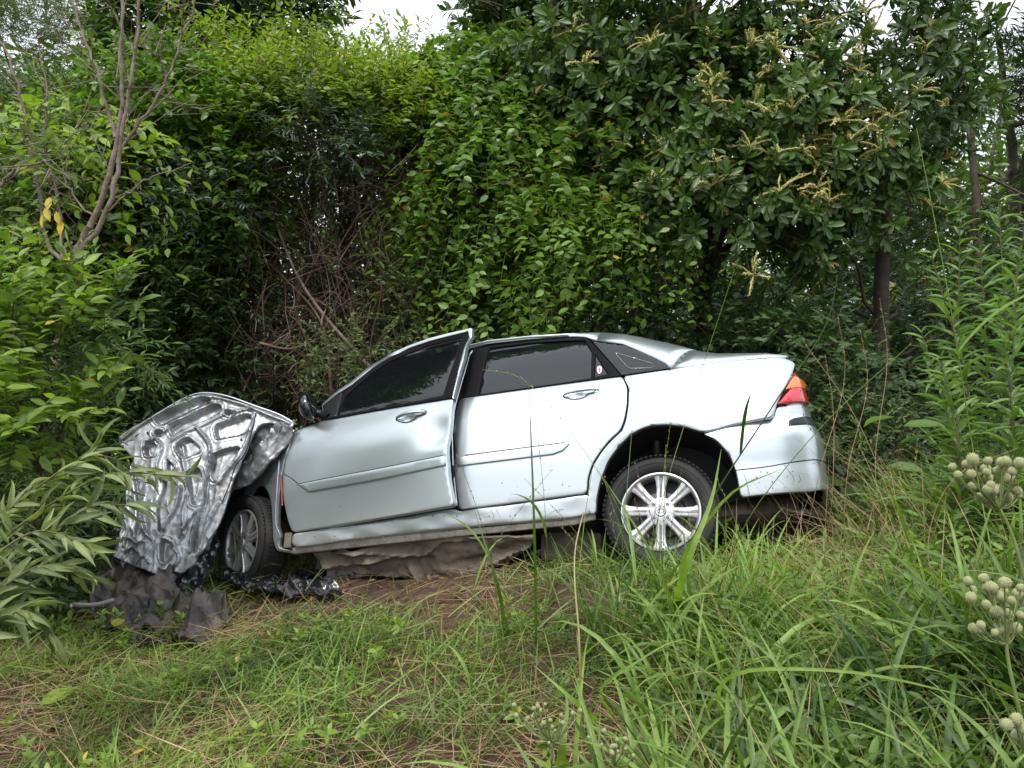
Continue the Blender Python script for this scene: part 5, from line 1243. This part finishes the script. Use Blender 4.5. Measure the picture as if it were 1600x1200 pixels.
# small broad-leaved weeds low in the grass
P = scatter(1500, -4., 3.4, 1.4, 4.6, lambda x, y: d_lawn(x, y) * np.clip(fnoise(x, y, 1.9, 22.) * 3 + .2, 0, 1)); n = len(P)
Lf, Q = twigs_leaves(P, rng.normal(0, .5, (n, 3)) + [0, 0, 1.], rng.uniform(.05, .20, n), 7, .042, .020, .2, 'whorl', 68, np.clip(tones(P, c=.7), 0, .93))
V, F, tn = place('mid', *Lf); o = link('ground_weeds', npmesh('ground_weeds', V, F, tn), M_LIME); tag(o, 'small broad-leaved weeds among the grass', 'weeds', kind='stuff')
P = scatter(2300, .3, 4., 1.4, 4.8, lambda x, y: d_right(x, y) * np.clip(fnoise(x, y, 1.7, 32.) * 3 + .5, 0, 1)); n = len(P)
Lf, Q = twigs_leaves(P, rng.normal(0, .35, (n, 3)) + [0, 0, 1.], rng.uniform(.15, .42, n), 12, .055, .022, .2, 'opp', 65, np.clip(tones(P, c=.6), 0, .93))
V, F, tn = place('mid', *Lf); o = link('leafy_weeds', npmesh('leafy_weeds', V, F, tn), M_VINE); tag(o, 'leafy weeds standing among the tall grass at right', 'weeds', kind='stuff')
V, F = stems_mesh(Q, .0022, .001); link('weed_stems', npmesh('weed_stems', V, F), TWIG)['kind'] = 'stuff'
bpy.data.objects['weed_stems']['label'] = 'thin stems of the leafy weeds in the tall grass'

# single tall stalks that cross the car
def stalk(label, P_, r, m=M_GRASS, seed_head=0, leaves=0, tone=.6, name='grass_stalk', catg='grass stalk'):
    W = smooth_path([np.asarray(p) for p in P_], 30); b = W[0].copy(); th = empty(name, b); tag(th, label, catg)
    V, F = tube_arrays(W - b, np.linspace(r, r * .35, 30), 5); o = link('stem', npmesh('stem', V, F, np.full(len(V), tone)), m, th)
    if seed_head:
        T = unit(np.gradient(W, axis=0)); n = seed_head; idx = rng.integers(22, 30, n)
        V, F, tn = place('low', W[idx] - b, unit(T[idx] + rng.normal(0, .35, (n, 3))), rng.normal(0, 1, (n, 3)), rng.uniform(.008, .018, n), rng.uniform(.002, .004, n), rng.random(n) * .9)
        o = link('seed_head', npmesh('seed_head', V, F, tn), M_STRAW, th)
    for k in range(leaves):
        i = int(rng.integers(1, 18)); a = rng.uniform(0, 6.28)
        V, F, tn = blades(W[i:i+1] - b, np.array([rng.uniform(.2, .4)]), np.array([rng.uniform(.009, .014)]), np.array([a]), np.array([rng.uniform(.2, .6)]), np.array([rng.uniform(.6, 1.6)]), np.array([tone]), 8)
        link('leaf', npmesh('leaf', V, F, tn), m, th)
    return th
def blade(label, P_, w, tone=.5, m=M_GRASS):
    W = smooth_path([np.asarray(p) for p in P_], 20); b = W[0].copy(); T = unit(np.gradient(W, axis=0)); s = unit(np.cross(T, W - CAM)); t = np.linspace(0, 1, 20)
    wp = np.interp(t, [0, .1, .5, .8, 1], [.7, 1, .9, .55, .03])[:, None] * w * .5; nn = np.cross(s, T) * .22
    V = np.stack([W - s * wp, W + nn * wp, W + s * wp], 1).reshape(-1, 3) - b; q = []
    for i in range(19): a = 3 * i; q += [(a, a+1, a+4, a+3), (a+1, a+2, a+5, a+4)]
    o = link('broad_grass', npmesh('broad_grass', V, np.array(q), np.full(len(V), tone)), m); o.location = b; tag(o, label, 'grass'); return o
gp = lambda u, v: np.array(ground_pt(u, v))
blade('dark green upright blade crossing the rear door in front of its strip', [gp(838, 1010), at(834, 800, 2.8), at(826, 590, 2.9)], .011, .25)
blade('short dark blade standing before the sill, leaning left', [gp(788, 985), at(775, 905, 3.1), at(741, 796, 3.2)], .016, .2)
blade('broad bright blade beside the rear wheel', [gp(1060, 960), at(1085, 850, 2.6), at(1112, 780, 2.65), at(1127, 702, 2.7)], .030, .8)
blade('broad blade arching right in front of the rear bumper', [gp(1055, 975), at(1100, 820, 2.7), at(1150, 765, 2.6), at(1222, 733, 2.5)], .018, .75)
blade('long blade slanting across the rear wheel spokes', [gp(1060, 1010), at(1010, 850, 2.6), at(935, 735, 2.7)], .012, .6)
blade('long pale blade lying in an arc across the right foreground', [gp(1120, 1140), at(1200, 1045, 1.9), at(1330, 1050, 1.85), at(1560, 1100, 1.8)], .011, .85)
blade('broad blade bending over the lower middle foreground', [gp(960, 1130), at(985, 1040, 2.1), at(1080, 1000, 2.1), at(1115, 1025, 2.1)], .010, .8)
blade('wide vertical blade at the bottom beside the pale stalks', [gp(885, 1200), at(883, 1130, 1.9), at(887, 1100, 1.95), at(880, 1075, 2.0)], .030, .5)
blade('pale blade slanting up in the lower left of the tall grass', [gp(920, 1120), at(880, 1080, 2.1), at(835, 1040, 2.15)], .024, .8)
stalk('very tall thin grass stalk at the right, rising to the treetops', [gp(1590, 1060), at(1530, 760, 2.7), at(1480, 450, 2.7), at(1432, 200, 2.8)], .0035, seed_head=0, leaves=3)
stalk('thin stalk leaning right across the boot and quarter glass', [gp(1010, 980), at(1035, 780, 2.8), at(1080, 630, 2.9), at(1148, 420, 3.0)], .0022)
stalk('arching stalk with drooping seed head over the rear door window', [gp(1030, 990), at(930, 730, 2.8), at(850, 625, 2.9), at(810, 588, 2.9), at(758, 578, 2.95)], .0022, seed_head=40, tone=.9)
stalk('dark stalk with side sprigs leaning right to the tail light', [gp(1040, 960), at(1125, 760, 2.8), at(1210, 630, 2.8), at(1300, 480, 2.8), at(1308, 430, 2.8)], .0045, m=M_OLIVE, leaves=2, tone=.3)
stalk('reddish dry stalk slanting left beyond the tail light', [gp(1470, 1020), at(1400, 800, 2.9), at(1330, 640, 3.0), at(1260, 540, 3.1)], .0028, m=M_STRAW, seed_head=26, tone=.3)
stalk('pale stalk pair beside the front edge of the rear wheel', [gp(912, 1180), at(905, 1000, 2.3), at(900, 850, 2.4), at(912, 800, 2.45)], .0055, m=M_STRAW, leaves=0, tone=.9)
stalk('thin upright stalk in front of the rear wheel arch', [gp(960, 1000), at(975, 820, 2.7), at(990, 640, 2.8)], .0025, leaves=1)
stalk('grey-green stalk with seed head standing before the wheel hub', [gp(1030, 1000), at(1036, 860, 2.7), at(1040, 700, 2.75)], .0026, seed_head=30, leaves=1)
stalk('long green stalk crossing from lower centre to beyond the bumper', [gp(1100, 990), at(1190, 780, 2.7), at(1290, 660, 2.6), at(1420, 540, 2.6)], .0026, seed_head=20)
stalk('tan stalk arching over the weeds at the far right', [gp(1500, 1010), at(1450, 850, 2.5), at(1500, 740, 2.4), at(1590, 700, 2.3)], .0024, m=M_STRAW, seed_head=30, tone=.8)
stalk('yellow-green sprouting shoot before the rear sill', [gp(905, 1010), at(904, 900, 2.7), at(915, 800, 2.75), at(925, 735, 2.8)], .0032, leaves=0, tone=.9)
for k, (u, v) in enumerate([(1310, 500), (1290, 560), (1345, 520), (1250, 600), (1375, 470)]):
    stalk(['dry branching seed stalk in the gap above the tail light', 'dry seed stalk touching the tail light', 'dry seed stalk before the dark trunk', 'low dry seed stalk over the boot edge', 'tallest dry seed stalk right of the boot'][k],
          [gp(1240 + 40 * k, 930), at(1280 + 22 * k, 740, 3.0), at(u + 10, v + 60, 3.1), at(u, v, 3.1)], .0018, m=M_STRAW, seed_head=34, tone=.6)
for k in range(34):
    u = rng.uniform(640, 1590) if k < 22 else rng.uniform(930, 1190); v = rng.uniform(930, 1120); H = rng.uniform(90, 330); q = gp(u, v); dp = q[1]; lx = rng.normal(0, 80)
    sh = int(rng.integers(0, 2)); zn = 'before the sill' if u < 900 else 'around the rear wheel' if u < 1150 else 'below the rear bumper' if u < 1330 else 'near the right edge'
    hw = 'tall ' if H > 230 else 'short ' if H < 150 else ''; lw = ' leaning left' if lx < -30 else ' leaning right' if lx > 30 else ' standing upright'
    o = stalk(hw + 'slender grass stalk' + lw + (', thin seed head, ' if sh else ', no seed head, ') + '' + zn, [q, at(u + lx * .4, v - H * .6, dp - .03), at(u + lx, v - H, dp - .05)], .002, seed_head=sh * 22, leaves=2, tone=rng.uniform(.4, .9)); o['group'] = 'slender stalks in the tall grass'

# eryngo-like weeds with round cream heads
M_HEAD = leaf_mat('cream_flower_head', (.30, .33, .15), (.58, .57, .34), .8, .1)
def head_mesh(k):
    r_ = np.random.default_rng(k + 50); n = 170; i = np.arange(n) + .5; ph = np.arccos(1 - 2 * i / n); th = i * 2.39996
    d = np.c_[np.cos(th) * np.sin(ph), np.sin(th) * np.sin(ph), np.cos(ph)] * [1, 1, 1.12]; Vs, Fs, o, ts = [], [], 0, []
    bm = bmesh.new(); bmesh.ops.create_icosphere(bm, subdivisions=2, radius=.84); V = np.array([v.co[:] for v in bm.verts]); F = np.array([[v.index for v in f.verts] for f in bm.faces]); bm.free()
    Vs.append(V); Fs.append(F); ts.append(np.full(len(V), .05)); o = len(V)
    for q in d:
        a = unit(np.cross(q, [.2, .3, 1.])) * .085; b = np.cross(q, a); tip = q * r_.uniform(1.05, 1.28)
        V = np.array([q * .8 + a, q * .8 - a * .5 + b, q * .8 - a * .5 - b, tip]); Vs.append(V); Fs.append(np.array([[0, 1, 3], [1, 2, 3], [2, 0, 3]]) + o); o += 4; ts.append(np.array([.3, .3, .3, .9]))
    return npmesh('flower_head', np.concatenate(Vs), np.concatenate(Fs), np.concatenate(ts))
HM = [head_mesh(0), head_mesh(1)]
for h_ in HM: h_.materials.append(M_HEAD)
def umbel(label, heads, stem_pts, dp, rpx):
    W = smooth_path(stem_pts, 24); b = W[0].copy(); th = empty('round_headed_weed', b); tag(th, label, 'flower'); 
    V, F = tube_arrays(W - b, np.linspace(.006, .0035, 24), 7); link('stem', npmesh('stem', V, F, np.full(len(V), .8)), M_LANCE, th)
    for (u, v, s) in heads:
        c = at(u, v, dp + rng.normal(0, .035)); r = s * rpx * dp / FPX
        o = bpy.data.objects.new('flower_head', HM[int(rng.integers(2))]); o.parent = th; o.location = c - b; o.scale = (r, r, r); o.rotation_euler = tuple(rng.normal(0, .4, 3)); COL.objects.link(o)
        P_ = smooth_path([W[-1] - b, (W[-1] - b) * .5 + (c - b) * .5 + [0, 0, -.012], c - b - [0, 0, r * .8]], 8); V, F = tube_arrays(P_, np.full(8, .0016), 5); link('stalk', npmesh('stalk', V, F, np.full(len(V), .7)), M_LANCE, th)
umbel('cluster of round cream flower heads highest at the right edge', [(1500+rng.random()*95,715+rng.random()*60,rng.uniform(.6,.9)) for _ in range(12)] + [(1520,718,1.05),(1540,733,.9),(1488,730,.7),(1496,742,.7),(1566,722,.9),(1594,724,.95),(1517,741,.8),(1544,747,.8),(1563,736,.95),(1578,748,1),(1560,765,.9),(1575,778,.85),(1530,776,.7),(1553,767,.8),(1548,758,.7)], [gp(1610, 1100), at(1600, 900, 1.75), at(1575, 820, 1.75), at(1562, 795, 1.75)], 1.75, 8.6)
umbel('cluster of round cream flower heads in the middle of the right edge', [(1515+rng.random()*80,905+rng.random()*90,rng.uniform(.6,.9)) for _ in range(10)] + [(1513,908,.75),(1537,904,.85),(1549,918,1),(1520,922,.7),(1570,911,1),(1590,928,.95),(1563,932,.9),(1541,945,.8),(1558,957,1.05),(1574,958,.8),(1588,982,.95),(1560,983,1),(1571,1000,.9),(1580,938,.7)], [gp(1600, 1180), at(1590, 1100, 1.6), at(1575, 1030, 1.6), at(1572, 1005, 1.6)], 1.6, 8.6)
umbel('small cluster of round cream flower heads near the lower right corner', [(1572,1132,.8),(1588,1124,.8),(1598,1138,.9),(1590,1150,.8),(1602,1158,.8)], [gp(1620, 1250), at(1612, 1200, 1.5), at(1600, 1170, 1.5)], 1.5, 11)
umbel('spray of tiny cream buds at the bottom beside the pale stalks', [(860+rng.normal(0, 26), 1128+rng.normal(0, 16), rng.uniform(.35, .6)) for _ in range(26)], [gp(862, 1230), at(862, 1190, 1.7), at(862, 1160, 1.7)], 1.7, 6.5)
umbel('spray of tiny cream buds at the bottom edge right of the wide blade', [(958+rng.normal(0, 14), 1168+rng.normal(0, 10), rng.uniform(.35, .6)) for _ in range(12)], [gp(962, 1260), at(962, 1220, 1.6), at(960, 1195, 1.6)], 1.6, 7)

# ================================================================ debris
def sheet(name, label, catg, outline, plane, m, relief, grid=.015, depth=.006, extra=None):
    b = plane.o.copy(); th = panel(name, outline, plane, m, None, grid=grid, er=.003, depth=depth, relief=relief)
    me = th.data; n = len(me.vertices); co = np.empty(n * 3, np.float32); me.vertices.foreach_get('co', co); co = co.reshape(-1, 3) - b.astype(np.float32); me.vertices.foreach_set('co', co.ravel()); me.update()
    th.location = b; tag(th, label, catg); return th
g_dep = lambda u, v, lift=.0: (lambda p: (u, v, float((p - CAM) @ ray(800, 600)[1] / 1.0)))(gp(u, v))
def gplane(A, B, C): return Plane(*[g_dep(*q) for q in (A, B, C)], car=False)
gpl = gplane((160, 1000), (360, 1000), (260, 1040))
sheet('bumper_lining', 'dusty dark bumper lining sheet lying in the grass before the crumpled bonnet', 'car debris', [(150,935),(190,905),(240,892),(262,915),(280,945),(330,952),(361,955),(358,985),(335,1000),(325,1020),(290,1032),(262,1012),(240,1000),(200,1008),(165,1000),(145,975)], gpl, LINER,
      lambda P: .07 + crump(P, .17, 4, 3.) + .10 * sstep(.0, .9, P[:, 1] - gpl.px(250, 1000)[1]), .02)
sheet('torn_plastic', 'shiny black torn plastic strip below the front wheel', 'car debris', [(330,915),(352,905),(380,908),(400,912),(440,918),(470,920),(500,922),(530,930),(538,938),(520,945),(480,942),(440,945),(400,942),(375,935),(352,925)], gplane((340, 935), (530, 940), (440, 965)), SHEETBLACK,
      lambda P: .065 + crump(P, .05, 4, 5.) + .014 * np.abs(np.sin(P[:, 0] * 26 + 2 * P[:, 1] * 20)), .007)
sheet('torn_plastic', 'black torn plastic piece half under the dusty lining', 'car debris', [(150,965),(175,955),(210,962),(235,985),(258,1000),(262,1018),(235,1022),(200,1012),(165,1010),(145,995)], gplane((150, 1010), (260, 1020), (200, 1040)), SHEETBLACK, lambda P: .05 + crump(P, .06, 5, 1.), .010)
sheet('torn_plastic', 'dark plastic fragment in the grass near the lower left corner', 'car debris', [(78,1150),(95,1120),(130,1098),(160,1092),(150,1108),(118,1118),(100,1140),(88,1155)], gplane((80, 1150), (160, 1110), (120, 1170)), SHEETBLACK, lambda P: .03 + crump(P, .05, 10, 2.), .010)
sheet('torn_plastic', 'flat dark plastic scrap on the soil behind the black strip', 'car debris', [(465,900),(500,898),(508,905),(500,914),(470,914),(462,908)], gplane((465, 915), (505, 915), (480, 930)), SHEETBLACK, lambda P: .03 + crump(P, .03, 9, 6.), .010)
bs = [at(112, 945, 3.35), at(150, 945, 3.45), at(176, 938, 3.55)]; b = bs[0].copy()
o = tube('plastic_strip', smooth_path(bs, 8) - b, .011, mat('grey_strip', (.13, .12, .13), .5), None, 6); o.location = b; tag(o, 'short grey rod poking out of the dusty lining', 'car debris')
for lab, (u, v, s, m_) in {'curled yellow leaf on the black plastic piece': (187, 1003, .09, 'y'), 'large pale green leaf lying in the grass at lower left': (74, 1110, .14, 'g'), 'small green leaf on the dusty lining': (256, 968, .05, 'g')}.items():
    p = gp(u, v) + [0, -.05, .10 if s < .1 else .05]; V, T = tmpl('full'); V = V * [s * .7, s, s]; me = npmesh('fallen_leaf', V, T, np.full(len(V), .95 if m_ == 'y' else .8)); o = link('fallen_leaf', me, M_YEL if m_ == 'y' else M_LIME); o.location = p; o.rotation_euler = (.25, .15, rng.uniform(-2, 2)); tag(o, lab, 'leaf')
